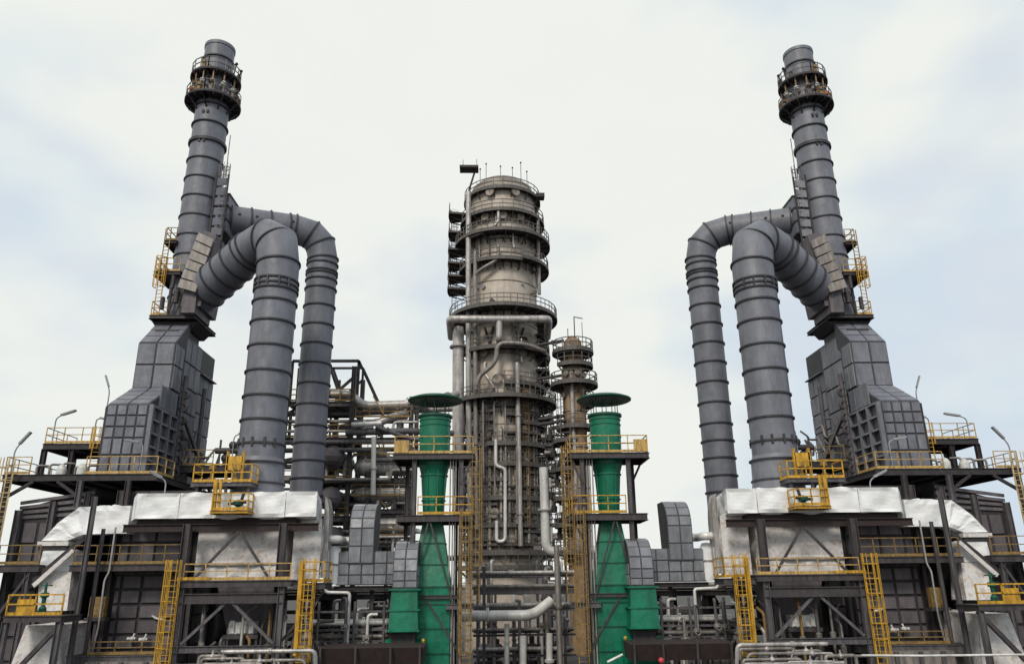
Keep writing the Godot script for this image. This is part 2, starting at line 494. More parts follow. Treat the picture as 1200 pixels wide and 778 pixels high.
# ------------------------------------------------------------------ main
func _ready() -> void:
	rng.seed = 4
	var cam := Camera3D.new()
	cam.name = "camera"
	cam.position = CAM
	cam.rotation_degrees = Vector3(PITCH, -YAW, -ROLL)
	cam.fov = rad_to_deg(2.0 * atan(389.0 / FOCAL))
	cam.far = 6000.0
	cam.current = true
	add_child(cam)
	var env := Environment.new()
	env.background_mode = Environment.BG_SKY
	var sky := Sky.new()
	var pm := PanoramaSkyMaterial.new()
	pm.panorama = sky_image()
	pm.energy_multiplier = 0.86
	sky.sky_material = pm
	env.sky = sky
	env.tonemap_mode = Environment.TONE_MAPPER_LINEAR
	env.tonemap_exposure = 1.18
	env.sdfgi_enabled = true; env.ssao_enabled = true; env.ssil_enabled = true
	var we := WorldEnvironment.new()
	we.name = "world_environment"
	we.environment = env
	add_child(we)
	var sun := DirectionalLight3D.new()
	sun.name = "sun"
	sun.light_energy = 0.5
	sun.light_angular_distance = 14.0
	sun.light_color = Color(1.0, 0.97, 0.92)
	sun.shadow_enabled = true
	sun.rotation_degrees = Vector3(-40, -20, 0)
	add_child(sun)

	materials()
	var g := MB.new()
	g.quad(Vector3(-2500, 0, 300), Vector3(2500, 0, 300), Vector3(2500, 0, -3500), Vector3(-2500, 0, -3500), Vector3.UP)
	structure(put(g, "ground", M.ground, self))

	for side in [1.0, -1.0]:
		S = side
		heater()
		intake()
	S = 1.0
	main_column()
	slim_column()
	drum_rack()
	centre_rack()
	for side in [1.0, -1.0]:
		S = side
		low_clutter()
	S = 1.0
	pipe("guard_rail_pipe", "long thin white pipe level across the concrete plinth and white hood", [W(1010, 768, 43.5), W(1080, 768.5, 43.5), W(1215, 767, 43.5)], 0.06, M.pipe_w, "", 0.2, false)
	var fp := W(775, 774, 45.0)
	var ft := thing("float_ball", "small red ball on a post before the brown canopy", "fitting", Vector3(fp.x, 0, fp.z))
	var fm := MB.new(); fm.ball(fp, 0.16); put(fm, "ball", M.red, ft)
	fm = MB.new(); fm.tube([Vector3(fp.x, 0, fp.z), fp], 0.05, 8); put(fm, "post", M.steel_l, ft)
	pipe("stair_rail", "short sloping white pipe at the foot of the green intake", [W(712, 776, 47.5), W(730, 767, 47.5)], 0.08, M.pipe_w, "", 0.2, false)

func sky_image() -> ImageTexture:
	var a := FastNoiseLite.new(); a.seed = 12; a.frequency = 1.0; a.fractal_octaves = 5; a.fractal_gain = 0.5
	var w := 1024; var h := 512
	var im := Image.create(w, h, false, Image.FORMAT_RGB8)
	for y in h:
		var el := PI * 0.5 - PI * (y + 0.5) / h
		for x in w:
			var az := wrapf(TAU * (x + 0.5) / w, -PI, PI)
			var d := Vector3(cos(el) * sin(az), sin(el), -cos(el) * cos(az))
			var nz := a.get_noise_3d(d.x * 1.5, d.y * 3.2, d.z * 1.5)
			var ng := a.get_noise_3d(d.x * 5.0 + 9.0, d.y * 10.0, d.z * 5.0)
			# thick bank of cloud ahead, thinner cloud to either hand
			var azd := rad_to_deg(az)
			var side := smoothstep(8.0, 30.0, azd) + 0.4 * smoothstep(16.0, 36.0, -azd)
			var thin := 1.1 * nz + 0.2 * ng + 0.8 * side - 0.22
			var b := smoothstep(0.0, 0.8, thin)
			var c := Color(0.936, 0.947, 0.925).lerp(Color(0.815, 0.868, 0.912), b)
			c = c.lerp(Color(0.87, 0.87, 0.9), clampf(0.5 * ng + 0.05, 0.0, 0.5) * (0.3 + b))
			if el < 0.0: c = c.lerp(Color(0.6, 0.61, 0.6), smoothstep(0.0, 0.15, -el))
			im.set_pixel(x, y, c)
	return ImageTexture.create_from_image(im)

# ------------------------------------------------------------------ one fired heater with its stack, ducts and frame
func heater() -> void:
	var sfx := " on the drum rack side" if S > 0.0 else " on the slim column side"
	var dn := FastNoiseLite.new(); dn.seed = 77; dn.frequency = 0.42; dn.fractal_octaves = 2
	# ---- stack
	var sc := Vector3(-25.95, 0, -57.5)
	var t := thing("furnace_stack", "tall grey ringed steel chimney with two round platforms" + sfx, "chimney", sc + Vector3.UP * 25.6, "heater chimneys")
	var m := MB.new()
	m.lathe(sc, [[1.42, 25.6], [1.4, 38.0], [1.34, 46.2], [1.26, 46.3], [1.24, 51.2], [1.3, 51.25], [1.3, 51.55], [1.16, 51.55], [1.12, 46.8], [0.01, 46.75]], 32)
	put(m, "shell", M.grey, t)
	var k := 0
	var y := 45.1
	while y > 27.0:
		var f := MB.new()
		f.ring(sc + Vector3.UP * y, Vector3.UP, 1.3, 1.5 if k != 2 else 1.54, 0.1 if k != 2 else 0.26, 32)
		put(f, "stiffener_ring", M.grey_ring, t)
		y -= 1.74; k += 1
	for yy in [50.0, 48.6]:
		var f := MB.new()
		f.ring(sc + Vector3.UP * yy, Vector3.UP, 1.2, 1.36, 0.12, 32)
		put(f, "stiffener_ring", M.grey_ring, t)
	for pl in [[45.7, 2.25], [48.1, 2.05]]:
		var p := Node3D.new(); p.name = "platform"; t.add_child(p, true)
		ring_deck(p, sc + Vector3.UP * pl[0], 1.3, pl[1], 0, 360, M.steel_l, M.dark, 18, 0.06, 3.0, 0.18)
		for i in 9:
			var ba := TAU * (i + 0.3 * (i % 3)) / 9.0; var bq: Vector3 = Vector3(sin(ba), 0, cos(ba)) * (pl[1] - 0.25)
			var jb := MB.new(); jb.bx(sc.x + bq.x - 0.14, sc.x + bq.x + 0.14, pl[0], pl[0] + 0.35 + 0.3 * (i % 3), sc.z + bq.z - 0.14, sc.z + bq.z + 0.14); put(jb, "junction_box", [M.rust, M.steel_l, M.ochre][i % 3], p)
	# fittings between the two platforms
	for a in [-70, -38, -12, 14, 42, 75, 110]:
		var q := Vector3(sin(deg_to_rad(a)), 0, cos(deg_to_rad(a)))
		var e := MB.new()
		e.tube([sc + q * 1.2 + Vector3.UP * 46.9, sc + q * 1.75 + Vector3.UP * 46.9], 0.17, 10)
		e.ball(sc + q * 1.85 + Vector3.UP * 46.9, 0.24)
		put(e, "sample_port", [M.white, M.orange, M.rust][absi(a) % 3], t)
		var c := MB.new()
		c.beam(sc + q * 1.85 + Vector3.UP * 45.8, sc + q * 1.85 + Vector3.UP * 48.1, 0.09)
		put(c, "strut", M.rust, t)
	for a in [65, 85]:
		var q := Vector3(sin(deg_to_rad(a)), 0, cos(deg_to_rad(a)))
		var c := MB.new()
		c.beam(sc + q * 1.95 + Vector3.UP * 48.1, sc + q * 2.15 + Vector3.UP * (49.9 - a * 0.01), 0.09)
		c.ball(sc + q * 2.15 + Vector3.UP * (49.9 - a * 0.01), 0.14)
		put(c, "warning_lamp", M.dark, t)
	# nameplate marks: two hatch covers
	for yy in [44.2, 41.4]:
		for dx in [-0.18, 0.18]:
			var c := MB.new()
			c.bx(sc.x + dx - 0.09, sc.x + dx + 0.09, yy - 0.14, yy + 0.14, sc.z + 1.3, sc.z + 1.46)
			put(c, "hatch", M.grey_ring, t)
	# caged ladder and its screen up the inner side
	ladder(t, sc + Vector3(1.62, 31.5, 0.35), 7.2, Vector3(1, 0, 0.25).normalized(), M.steel_l)
	for i in 7:
		var c := MB.new()
		c.slab(sc + Vector3(1.5, 32.0 + i * 0.9, 0.9), Vector3(0.85, 0.25, -0.38), Vector3(0, 0.66, 0), Vector3(0, 0, 0.05))
		put(c, "ladder_screen", M.grey_b, t)
	for q in [[1.45, 1.0], [2.3, 0.6]]:
		var cp := MB.new(); cp.beam(sc + Vector3(q[0], 30.5, q[1]), sc + Vector3(q[0], 38.6, q[1]), 0.12); put(cp, "casing_post", M.dark, t)
	var jb2 := MB.new(); jb2.bx(sc.x + 1.1, sc.x + 2.4, 33.6, 37.0, sc.z - 2.4, sc.z + 0.2); put(jb2, "duct_joint_box", M.grey_b, t)
	for yy in [33.6, 34.7, 35.9, 37.0]:
		var jr := MB.new(); jr.bx(sc.x + 1.05, sc.x + 2.46, yy - 0.07, yy + 0.07, sc.z - 2.45, sc.z + 0.26); put(jr, "joint_rib", M.grey_ring, t)
	var mast := MB.new()
	mast.tube([sc + Vector3(2.0, 38.4, 0.5), sc + Vector3(2.0, 42.4, 0.5)], 0.035, 6)
	put(mast, "lightning_rod", M.steel_l, t)

	# ---- breeching at the foot of the stack
	t = thing("breeching_platform", "dark steel platform with old yellow rails round chimney foot" + sfx, "platform", Vector3(-26.3, 25.2, -57), "chimney foot platforms")
	deck(t, -27.8, -24.4, 25.75, -60.0, -55.5, M.steel, 0.26)
	m = MB.new()
	m.prism([Vector3(-27.8, 25.4, -56.0), Vector3(-24.3, 25.4, -56.0), Vector3(-25.0, 24.9, -56.4), Vector3(-27.5, 24.9, -56.4)], Vector3(0, 0, -3.0))
	put(m, "plenum", M.dark, t)
	handrail(t, [Vector3(-27.75, 25.78, -59.5), Vector3(-27.75, 25.78, -55.55), Vector3(-26.6, 25.78, -55.55)], M.yellow_old)
	deck(t, -28.0, -26.0, 29.4, -58.6, -55.6, M.dark, 0.3)
	handrail(t, [Vector3(-27.95, 29.42, -58.5), Vector3(-27.95, 29.42, -55.65), Vector3(-26.1, 29.42, -55.65)], M.yellow_old)
	deck(t, -27.8, -26.9, 32.3, -58.2, -56.2, M.dark, 0.25)
	handrail(t, [Vector3(-27.75, 32.32, -58.1), Vector3(-27.75, 32.32, -56.25), Vector3(-26.95, 32.32, -56.25)], M.ochre)
	ladder(t, Vector3(-27.35, 25.78, -55.5), 3.6, Vector3(-0.3, 0, 1).normalized(), M.yellow)
	ladder(t, Vector3(-27.3, 29.42, -55.5), 2.6, Vector3(-0.3, 0, 1).normalized(), M.ochre, false)
	for x in [-26.5, -25.6, -24.7]:
		m = MB.new(); m.beam(Vector3(x, 25.76, -55.6), Vector3(x, 29.1, -55.6), 0.16); put(m, "post", M.dark, t)
	m = MB.new()
	m.beam(Vector3(-26.5, 26.0, -55.55), Vector3(-25.6, 29.0, -55.55), 0.12); m.beam(Vector3(-24.7, 26.0, -55.5), Vector3(-25.6, 29.0, -55.5), 0.12)
	put(m, "brace", M.dark, t)
	for q in [[-26.9, 26.6, 0.3], [-25.9, 27.1, 0.36], [-25.2, 26.4, 0.28], [-26.3, 28.3, 0.25]]:
		m = MB.new(); m.tube([Vector3(q[0], q[1] - 0.45, -55.3), Vector3(q[0], q[1] + 0.4, -55.3)], q[2] * 0.55, 10); m.ball(Vector3(q[0], q[1] + 0.4, -55.3), q[2] * 0.6)
		put(m, "damper_actuator", M.steel, t)
	t = thing("breeching_box", "beige ribbed metal duct box against the chimney foot" + sfx, "duct", Vector3(-24.6, 26, -56.5), "breeching boxes")
	m = MB.new()
	m.prism([Vector3(-25.4, 26.3, -55.0), Vector3(-23.9, 26.3, -55.0), Vector3(-23.6, 32.6, -55.6), Vector3(-24.7, 33.0, -55.9), Vector3(-25.1, 30.0, -55.3)], Vector3(0, 0, -3.4))
	put(m, "casing", M.casing_b, t)
	for i in 6:
		m = MB.new()
		var f0 := float(i) / 6.0; var f1 := (i + 0.86) / 6.0
		var a0 := Vector3(-25.55, 27.6, -54.6).lerp(Vector3(-24.85, 32.7, -55.55), f0); var b0 := Vector3(-24.15, 27.2, -54.6).lerp(Vector3(-23.6, 32.0, -55.4), f0)
		var a1 := Vector3(-25.55, 27.6, -54.6).lerp(Vector3(-24.85, 32.7, -55.55), f1); var b1 := Vector3(-24.15, 27.2, -54.6).lerp(Vector3(-23.6, 32.0, -55.4), f1)
		var zz := Vector3(0, 0, 0.22)
		m.hexa([a0, b0, b1, a1, a0 + zz, b0 + zz, b1 + zz, a1 + zz])
		put(m, "panel", M.beige, t)

	# ---- convection tower
	t = thing("convection_tower", "stepped grey panelled heater tower carrying the chimney" + sfx, "heater tower", Vector3(-26.3, 13.0, -57), "heater towers")
	var x0 := -27.6; var x1 := -24.9
	m = MB.new()
	m.prism([Vector3(x0, 13.1, -51), Vector3(x0, 13.1, -55.4), Vector3(x0, 19.65, -55.4), Vector3(x0, 19.65, -54.0), Vector3(x0, 17.8, -51.0)], Vector3(x1 - x0, 0, 0))
	m.bx(x0, x1, 19.5, 23.05, -55.7, -54.0)
	m.bx(x0 + 0.3, x1 - 0.3, 23.0, 25.2, -58.9, -56.2)
	m.prism([Vector3(x0, 23.05, -54.0), Vector3(x0, 25.2, -56.2), Vector3(x0, 23.05, -56.2)], Vector3(x1 - x0, 0, 0))
	m.bx(x0 + 0.5, x1 - 0.5, 13.0, 24.5, -63.3, -55.2)
	put(m, "casing", M.grey_ring, t)
	var X := Vector3(x1 - x0, 0, 0); var UP := Vector3.UP
	var F := Vector3.BACK
	panels(t, Vector3(x0, 13.1, -51), X, UP * 4.7, F, [0, 0.25, 0.5, 0.75, 1.0], [0, 0.28, 0.52, 0.68, 0.84, 1.0], "grey")
	var sl := Vector3(0, 1.85, -3.0)
	panels(t, Vector3(x0, 17.8, -51), X, sl, Vector3(0, 3.0, 1.85).normalized(), [0, 0.5, 1.0], split(4), "grey")
	panels(t, Vector3(x0, 19.65, -54), X, UP * 3.4, F, [0, 0.5, 1.0], [0, 0.52, 1.0], "grey")
	panels(t, Vector3(x0, 23.05, -54), X, Vector3(0, 2.15, -2.2), Vector3(0, 2.2, 2.15).normalized(), [0, 0.5, 1.0], split(3), "grey")
	# inner side: upper smooth sheets
	var R := Vector3.RIGHT
	panels(t, Vector3(x1, 19.65, -54), Vector3(0, 0, -1.6), UP * 3.4, R, split(2), [0, 0.52, 1.0], "grey")
	panels(t, Vector3(x1, 17.9, -52.4), Vector3(0, 0, -3.0), UP * 1.7, R, split(3), split(1), "grey")
	# inner side of the lower block: proud frame with sunk panels
	for i in 4:
		m = MB.new(); var z := -51.05 - i * 1.45
		m.bx(x1, x1 + 0.3, 13.1, 17.75, z - 0.22, z); put(m, "frame_post", M.grey_c, t)
	for j in 6:
		m = MB.new(); m.bx(x1, x1 + 0.26, 13.2 + j * 0.9, 13.34 + j * 0.9, -55.4, -51.06); put(m, "frame_rail", M.grey_c, t)
	for i in 3:
		for j in 5:
			if (i + j) % 3 == 2: continue
			m = MB.new(); m.plate(Vector3(x1, 13.42 + j * 0.9, -51.4 - i * 1.45), Vector3(0, 0, -0.9), UP * 0.66, R * 0.05); put(m, "sunk_panel", M.casing_b, t)
	# rear modules
	for md in [[-55.9, -59.2, 24.1, x1 - 0.08], [-59.9, -63.2, 22.3, x1 - 0.4]]:
		m = MB.new(); m.bx(x0, md[3], 13.1, md[2], md[1], md[0]); put(m, "module", M.grey_ring, t)
		panels(t, Vector3(md[3], 13.1, md[0]), Vector3(0, 0, md[1] - md[0]), UP * (md[2] - 13.1), R, split(3), split(6), "grey")
		panels(t, Vector3(x0, md[2], md[0]), X, Vector3(0, 0, md[1] - md[0]), UP, split(2), split(2), "grey")
	# header boxes and pipes on the inner side
	for i in 7:
		m = MB.new()
		var yy := 13.6 + i * 0.95
		m.tube(bend([Vector3(x1 + 0.2, yy, -55.6), Vector3(x1 + 0.7, yy, -55.6), Vector3(x1 + 0.7, yy + 0.5, -55.6), Vector3(x1 + 0.2, yy + 0.5, -55.6)], 0.25), 0.11, 8)
		put(m, "return_bend", M.steel, t)
	for i in 10:
		m = MB.new(); var yy := rng.randf_range(13.6, 17.5); var zz := rng.randf_range(-62.5, -56.2)
		m.tube(bend([Vector3(x1 - 0.1, yy, zz), Vector3(x1 + 0.55, yy, zz), Vector3(x1 + 0.55, yy + rng.randf_range(-1.0, 1.4), zz - 0.3), Vector3(x1 + 0.5, yy + 1.0, zz - 1.6)], 0.25), 0.09, 8); put(m, "header_pipe", [M.steel_l, M.pipe_d][i % 2], t)
	m = MB.new(); m.beam(Vector3(x1 + 0.6, 13.2, -62.8), Vector3(x1 + 0.6, 17.6, -56.0), 0.2, 0.3); put(m, "stair_stringer", M.steel_l, t)
	for z in [-55.65, -59.55]:
		m = MB.new(); m.tube([Vector3(x1 + 0.35, 13.1, z), Vector3(x1 + 0.35, 21.0, z)], 0.16, 10); put(m, "drain_pipe", M.steel_l, t)
	m = MB.new(); m.bx(x0 - 0.16, x0, 13.2, 17.7, -51.3, -51.05); put(m, "corner_angle", M.dark, t)

	# ---- large flue duct
	var A := Vector3(-24.6, 27.6, -56.4); var C := Vector3(-17.45, 31.75, -52.0); var B := Vector3(-17.45, 14.2, -52.0)
	t = thing("flue_duct", "thick grey ringed flue duct rising in front of slimmer one" + sfx, "duct", Vector3(-17.45, 11.6, -52), "large flue ducts")
	var path := bend([A, C, B], 3.4, 3)
	var rings := []
	var dS := (C - A).normalized()
	for i in 5: rings.append([A + dS * (0.9 + 1.12 * i), dS])
	for i in range(1, path.size() - 1):
		var td: Vector3 = ((path[i] - path[i - 1]).normalized() + (path[i + 1] - path[i]).normalized()).normalized()
		rings.append([path[i], td])
	for yy in [26.95, 26.55, 26.2, 25.3, 23.75, 21.95, 20.15, 18.4, 16.75, 15.15]: rings.append([Vector3(-17.45, yy, -52), UP])
	duct(t, path, 1.49, 36, rings, M.grey)
	m = MB.new(); m.lathe(Vector3(-17.45, 0, -52), [[1.49, 14.25], [1.62, 13.9], [1.66, 12.6], [1.78, 11.75], [1.78, 11.5]], 36); put(m, "base_cone", M.grey_c, t)
	for yy in [13.9, 12.55]:
		m = MB.new(); m.ring(Vector3(-17.45, yy, -52), UP, 1.6, 1.76, 0.1, 36); put(m, "stiffener_ring", M.grey_ring, t)
	for a in [-150, -60, -35, -8, 22, 48, 120]:
		var q := Vector3(sin(deg_to_rad(a)), 0, cos(deg_to_rad(a)))
		m = MB.new(); m.beam(Vector3(-17.45, 14.9, -52) + q * 1.52, Vector3(-17.45, 15.5, -52) + q * 1.52, 0.14); put(m, "lug", M.grey_ring, t)
		m = MB.new(); m.beam(Vector3(-17.45, 26.2, -52) + q * 1.56, Vector3(-17.45, 26.95, -52) + q * 1.56, 0.1); put(m, "tie_rod", M.grey_ring, t)
	m = MB.new(); m.bx(-25.2, -24.2, 25.7, 29.5, -58.0, -54.8); put(m, "inlet_box", M.casing_c, t)

	# ---- slim flue duct behind
	A = Vector3(-25.0, 35.4, -58.6); C = Vector3(-16.6, 35.7, -62.0); B = Vector3(-16.6, 11.0, -62.0)
	t = thing("flue_duct", "slimmer grey ringed flue duct behind the thick one" + sfx, "duct", Vector3(-16.6, 11.0, -62), "slim flue ducts")
	path = bend([A, C, B], 2.6, 3)
	rings = []
	dS = (C - A).normalized()
	for i in 4: rings.append([A + dS * (1.2 + 1.6 * i), dS])
	for i in range(1, path.size() - 1):
		var td: Vector3 = ((path[i] - path[i - 1]).normalized() + (path[i + 1] - path[i]).normalized()).normalized()
		rings.append([path[i], td])
	y = 32.9
	for yy in [32.6, 31.9, 31.65, 31.1, 30.3, 28.7, 27.0, 25.3, 23.6, 21.9, 20.15, 18.4, 17.0, 15.6, 14.2, 12.9]: rings.append([Vector3(-16.6, yy, -62), UP])
	duct(t, path, 1.27, 32, rings, M.grey_b)
	for q in [0.25, 0.4, 0.72]:
		m = MB.new(); var p0: Vector3 = A + dS * (9.2 * q) + Vector3(0, 0.1, 1.28); m.ball(p0, 0.16); put(m, "port", M.grey_ring, t)

	furnace_frame(sfx, dn)

func furnace_frame(sfx: String, dn: FastNoiseLite) -> void:
	var UP := Vector3.UP; var F := Vector3.BACK; var R := Vector3.RIGHT
	var m: MB
	# ---- radiant boxes
	var t := thing("furnace_casing", "dark grey panelled furnace box with sloping roof behind outer ladder" + sfx, "furnace", Vector3(-29.6, 0, -57), "outer furnace boxes")
	m = MB.new()
	m.prism([Vector3(-32.0, 0, -51), Vector3(-27.5, 0, -51), Vector3(-27.5, 12.3, -51), Vector3(-32.0, 11.0, -51)], Vector3(0, 0, -12))
	put(m, "casing", M.dark, t)
	panels(t, Vector3(-31.7, 0.6, -51), R * 3.9, UP * 9.6, F, split(4), split(7), "casing", 0.1, 0.14)
	for i in 4:
		m = MB.new(); m.slab(Vector3(-32.05, 10.35 + i * 0.3, -50.98), Vector3(4.55, 0.3 * i * 0.42 + 0.25, 0), UP * 0.2, F * (0.1 + 0.03 * i)); put(m, "roof_rib", M.casing_c, t)
	for x in [-32.0, -29.9, -27.8]:
		m = MB.new(); m.ibeam(Vector3(x, 0, -50.75), Vector3(x, 10.9 + (x + 32.0) * 0.25, -50.75), 0.36, 0.36, R); put(m, "post", M.steel_l, t)
	t = thing("furnace_casing", "dark grey panelled furnace box under the rail deck" + sfx, "furnace", Vector3(-23, 0, -56), "inner furnace boxes")
	m = MB.new(); m.bx(-25.5, -20.3, 0, 12.0, -62, -50.3); put(m, "casing", M.dark, t)
	panels(t, Vector3(-25.1, 2.6, -50.3), R * 4.4, UP * 4.3, F, [0, 0.1, 0.38, 0.72, 1.0], split(5), "casing", 0.12, 0.14)
	panels(t, Vector3(-25.1, 7.6, -50.3), R * 4.4, UP * 3.6, F, [0, 0.14, 0.5, 0.86, 1.0], split(3), "casing", 0.12, 0.12)
	panels(t, Vector3(-20.3, 1.0, -50.6), Vector3(0, 0, -8), UP * 10.6, R, split(4), split(6), "casing", 0.1, 0.14)
	for x in [-25.4, -20.4]:
		m = MB.new(); m.ibeam(Vector3(x, 0, -50.05), Vector3(x, 12.0, -50.05), 0.38, 0.38, R); put(m, "post", M.steel, t)
	m = MB.new(); m.bx(-27.5, -25.5, 0, 12.0, -62, -56); put(m, "bridge_wall", M.dark, t)
	for i in 3:
		m = MB.new(); m.beam(Vector3(-25.0, 7.05, -49.9), Vector3(-20.6, 7.05, -49.9), 0.2, 0.3); 
		if i == 0: put(m, "girt", M.steel, t)
	# burner piping and fittings on the front
	for q in [[-23.4, 3.05], [-22.7, 3.0]]:
		m = MB.new(); m.ball(Vector3(q[0], q[1] + 0.2, -49.8), 0.17, 0.8); m.tube([Vector3(q[0] - 0.3, q[1] + 0.2, -49.8), Vector3(q[0] + 0.2, q[1] + 0.2, -49.8)], 0.1, 10); m.tube([Vector3(q[0], q[1] + 0.2, -49.8), Vector3(q[0] + 0.1, q[1] + 0.5, -49.8)], 0.06, 8); put(m, "burner_valve", M.white, t)
	m = MB.new(); m.tube(bend([Vector3(-22.5, 4.5, -50.1), Vector3(-22.1, 4.35, -49.8), Vector3(-21.7, 4.3, -49.9)], 0.2), 0.07, 8); put(m, "gas_line", M.white, t)

	# ---- deck round the tower
	t = thing("tower_deck", "steel deck with yellow rails at the foot of the tower" + sfx, "platform", Vector3(-28, 0, -56), "tower decks")
	deck(t, -33.0, -23.3, 13.05, -58.0, -50.0, M.dark, 0.42)
	handrail(t, [Vector3(-27.9, 13.07, -50.05), Vector3(-23.4, 13.07, -50.05), Vector3(-23.35, 13.07, -52.6)], M.yellow_old)
	handrail(t, [Vector3(-32.95, 13.07, -57.9), Vector3(-32.95, 13.07, -50.05), Vector3(-31.4, 13.07, -50.05)], M.yellow_old)
	deck(t, -33.0, -27.9, 15.7, -58.0, -53.8, M.dark, 0.4)
	handrail(t, [Vector3(-32.95, 15.72, -57.9), Vector3(-32.95, 15.72, -53.85), Vector3(-28.0, 15.72, -53.85)], M.yellow_old, 1.1, 0.05)
	for q in [[-32.9, -53.9], [-31.0, -53.9], [-32.9, -57.8], [-28.2, -53.9]]:
		m = MB.new(); m.ibeam(Vector3(q[0], 13.05, q[1]), Vector3(q[0], 15.3, q[1]), 0.3, 0.3, R); put(m, "post", M.dark, t)
	for x in [-32.6, -28.0, -25.0]:
		m = MB.new(); m.ibeam(Vector3(x, 0 if x < -30 else 11.0, -49.9), Vector3(x, 12.62, -49.9), 0.3, 0.3, R); put(m, "post", M.steel_l if x < -27 else M.steel, t)
	for q in [[-32.6, -31.0], [-28.0, -29.5]]:
		m = MB.new(); m.beam(Vector3(q[0], 11.6, -50.0), Vector3(q[1], 12.6, -50.0), 0.18); put(m, "brace", M.dark, t)
	ladder(t, Vector3(-29.3, 13.07, -53.7), 2.7, Vector3(0.2, 0, 1).normalized(), M.yellow)
	m = MB.new(); m.bx(-29.9, -28.4, 15.72, 17.1, -55.5, -55.35); m.bx(-29.9, -29.75, 15.72, 17.4, -55.6, -55.4); m.bx(-28.55, -28.4, 15.72, 17.4, -55.6, -55.4); put(m, "ladder_gate", M.yellow, t)
	# instrument boxes standing on the deck
	for q in [[-28.6, -51.0, 0.34], [-30.2, -51.5, 0.28]]:
		m = MB.new(); m.lathe(Vector3(q[0], 13.07, q[1]), [[0.05, 0], [0.3, 0.02], [0.32, 0.5], [0.2, 0.75], [0.01, 0.85]], 14); put(m, "vent_cowl", M.white, t)
	for i in 6:
		m = MB.new(); var xx := -32.4 + i * 0.75; m.tube(bend([Vector3(xx, 13.07, -52.5 - i * 0.2), Vector3(xx, 14.0 + 0.1 * (i % 3), -52.5 - i * 0.2), Vector3(xx + 0.6, 14.0 + 0.1 * (i % 3), -52.8 - i * 0.2)], 0.2), 0.08, 8); put(m, "small_pipe", M.pipe_d, t)

	# ---- pale outer ladder
	t = thing("caged_ladder", "pale yellow caged ladder climbing the outer end of the furnace" + sfx, "ladder", Vector3(-32.4, 0, -49.4), "outer furnace ladders")
	ladder(t, Vector3(-32.35, 0, -49.6), 13.0, Vector3(-0.5, 0, 0.85).normalized(), M.yellow_pale, true, 0.6)

	# ---- rail deck across the furnace front
	t = thing("rail_deck", "narrow steel walkway with ochre rails across the furnace front" + sfx, "walkway", Vector3(-26, 0, -49), "furnace front walkways")
	deck(t, -27.0, -20.1, 7.45, -49.8, -48.3, M.steel, 0.36)
	deck(t, -35.0, -28.8, 7.5, -50.4, -48.3, M.steel, 0.4)
	handrail(t, [Vector3(-26.9, 7.47, -48.35), Vector3(-20.2, 7.47, -48.35)], M.ochre)
	handrail(t, [Vector3(-34.9, 7.52, -48.35), Vector3(-28.9, 7.52, -48.35)], M.ochre)
	for q in [[-25.5, 11.3, -47.0, 0.24], [-25.15, 9.5, -47.9, 0.17], [-29.4, 7.1, -48.4, 0.26], [-31.4, 7.1, -48.4, 0.26]]:
		m = MB.new(); m.ibeam(Vector3(q[0], 0, q[2]), Vector3(q[0], q[1], q[2]), q[3], q[3], R); put(m, "post", M.steel_l, t)
	m = MB.new(); m.beam(Vector3(-31.4, 3.5, -48.4), Vector3(-29.4, 6.9, -48.4), 0.16); put(m, "brace", M.steel, t)
	# lower walkway
	deck(t, -27.0, -20.2, 2.5, -49.8, -47.6, M.steel_l, 0.5)
	handrail(t, [Vector3(-24.9, 2.52, -47.7), Vector3(-20.4, 2.52, -47.7)], M.ochre, 0.7)

	# ---- insulated combustion air duct
	t = thing("insulated_duct", "long box duct wrapped in dented white metal foil" + sfx, "duct", Vector3(-18.3, 10.1, -50), "white box ducts")
	var zf := -48.0; var zb := -54.0
	m = MB.new(); m.bx(-23.4, -13.9, 10.5, 11.2, zb + 0.3, zf - 0.5); put(m, "core", M.alu_b, t)
	var xs := [-23.5, -20.9, -18.7, -16.5, -14.5, -12.6]
	for i in 5:
		m = MB.new()
		var a: float = xs[i] + 0.02; var b: float = xs[i + 1] - 0.02
		var oz := rng.randf_range(-0.03, 0.03)
		var bb := b if i < 4 else -13.6
		m.dented_hexa([Vector3(a, 10.1 + oz, zf), Vector3(b, 10.1 + oz, zf), Vector3(bb, 10.1, zb), Vector3(a, 10.1, zb), Vector3(a, 11.6 + oz, zf), Vector3(b, 11.6 + oz, zf), Vector3(bb, 11.6, zb), Vector3(a, 11.6, zb)], 0.24, dn, 0.2)
		put(m, "jacket_panel", M.alu, t)
	m = MB.new()
	m.dented_hexa([Vector3(-24.05, 10.0, zf - 0.9), Vector3(-23.5, 10.05, zf), Vector3(-23.5, 10.05, zb), Vector3(-24.05, 10.0, zb), Vector3(-24.05, 11.4, zf - 0.9), Vector3(-23.5, 11.58, zf), Vector3(-23.5, 11.58, zb), Vector3(-24.05, 11.4, zb)], 0.12, dn, 0.3)
	put(m, "end_panel", M.alu, t)
	# down leg at the inner end
	m = MB.new()
	m.dented_hexa([Vector3(-14.2, 6.5, -49.4), Vector3(-12.5, 6.5, -49.4), Vector3(-12.9, 6.5, -51.6), Vector3(-14.2, 6.5, -51.6), Vector3(-14.2, 10.08, -49.4), Vector3(-12.5, 10.08, -49.4), Vector3(-12.9, 10.08, -51.6), Vector3(-14.2, 10.08, -51.6)], 0.22, dn, 0.3)
	put(m, "down_leg", M.alu_b, t)
	m = MB.new()
	var arc := []
	for i in 7:
		var a := PI * 0.5 * i / 6.0
		arc.append(Vector3(-12.5 + 0.35 * sin(a), 9.6 + 1.9 * cos(a), -49.8))
	arc.append(Vector3(-12.15, 6.6, -49.8)); arc.append(Vector3(-12.5, 6.6, -49.8))
	m.prism(arc, Vector3(0, 0, -1.2)); put(m, "curved_side", M.pipe, t)
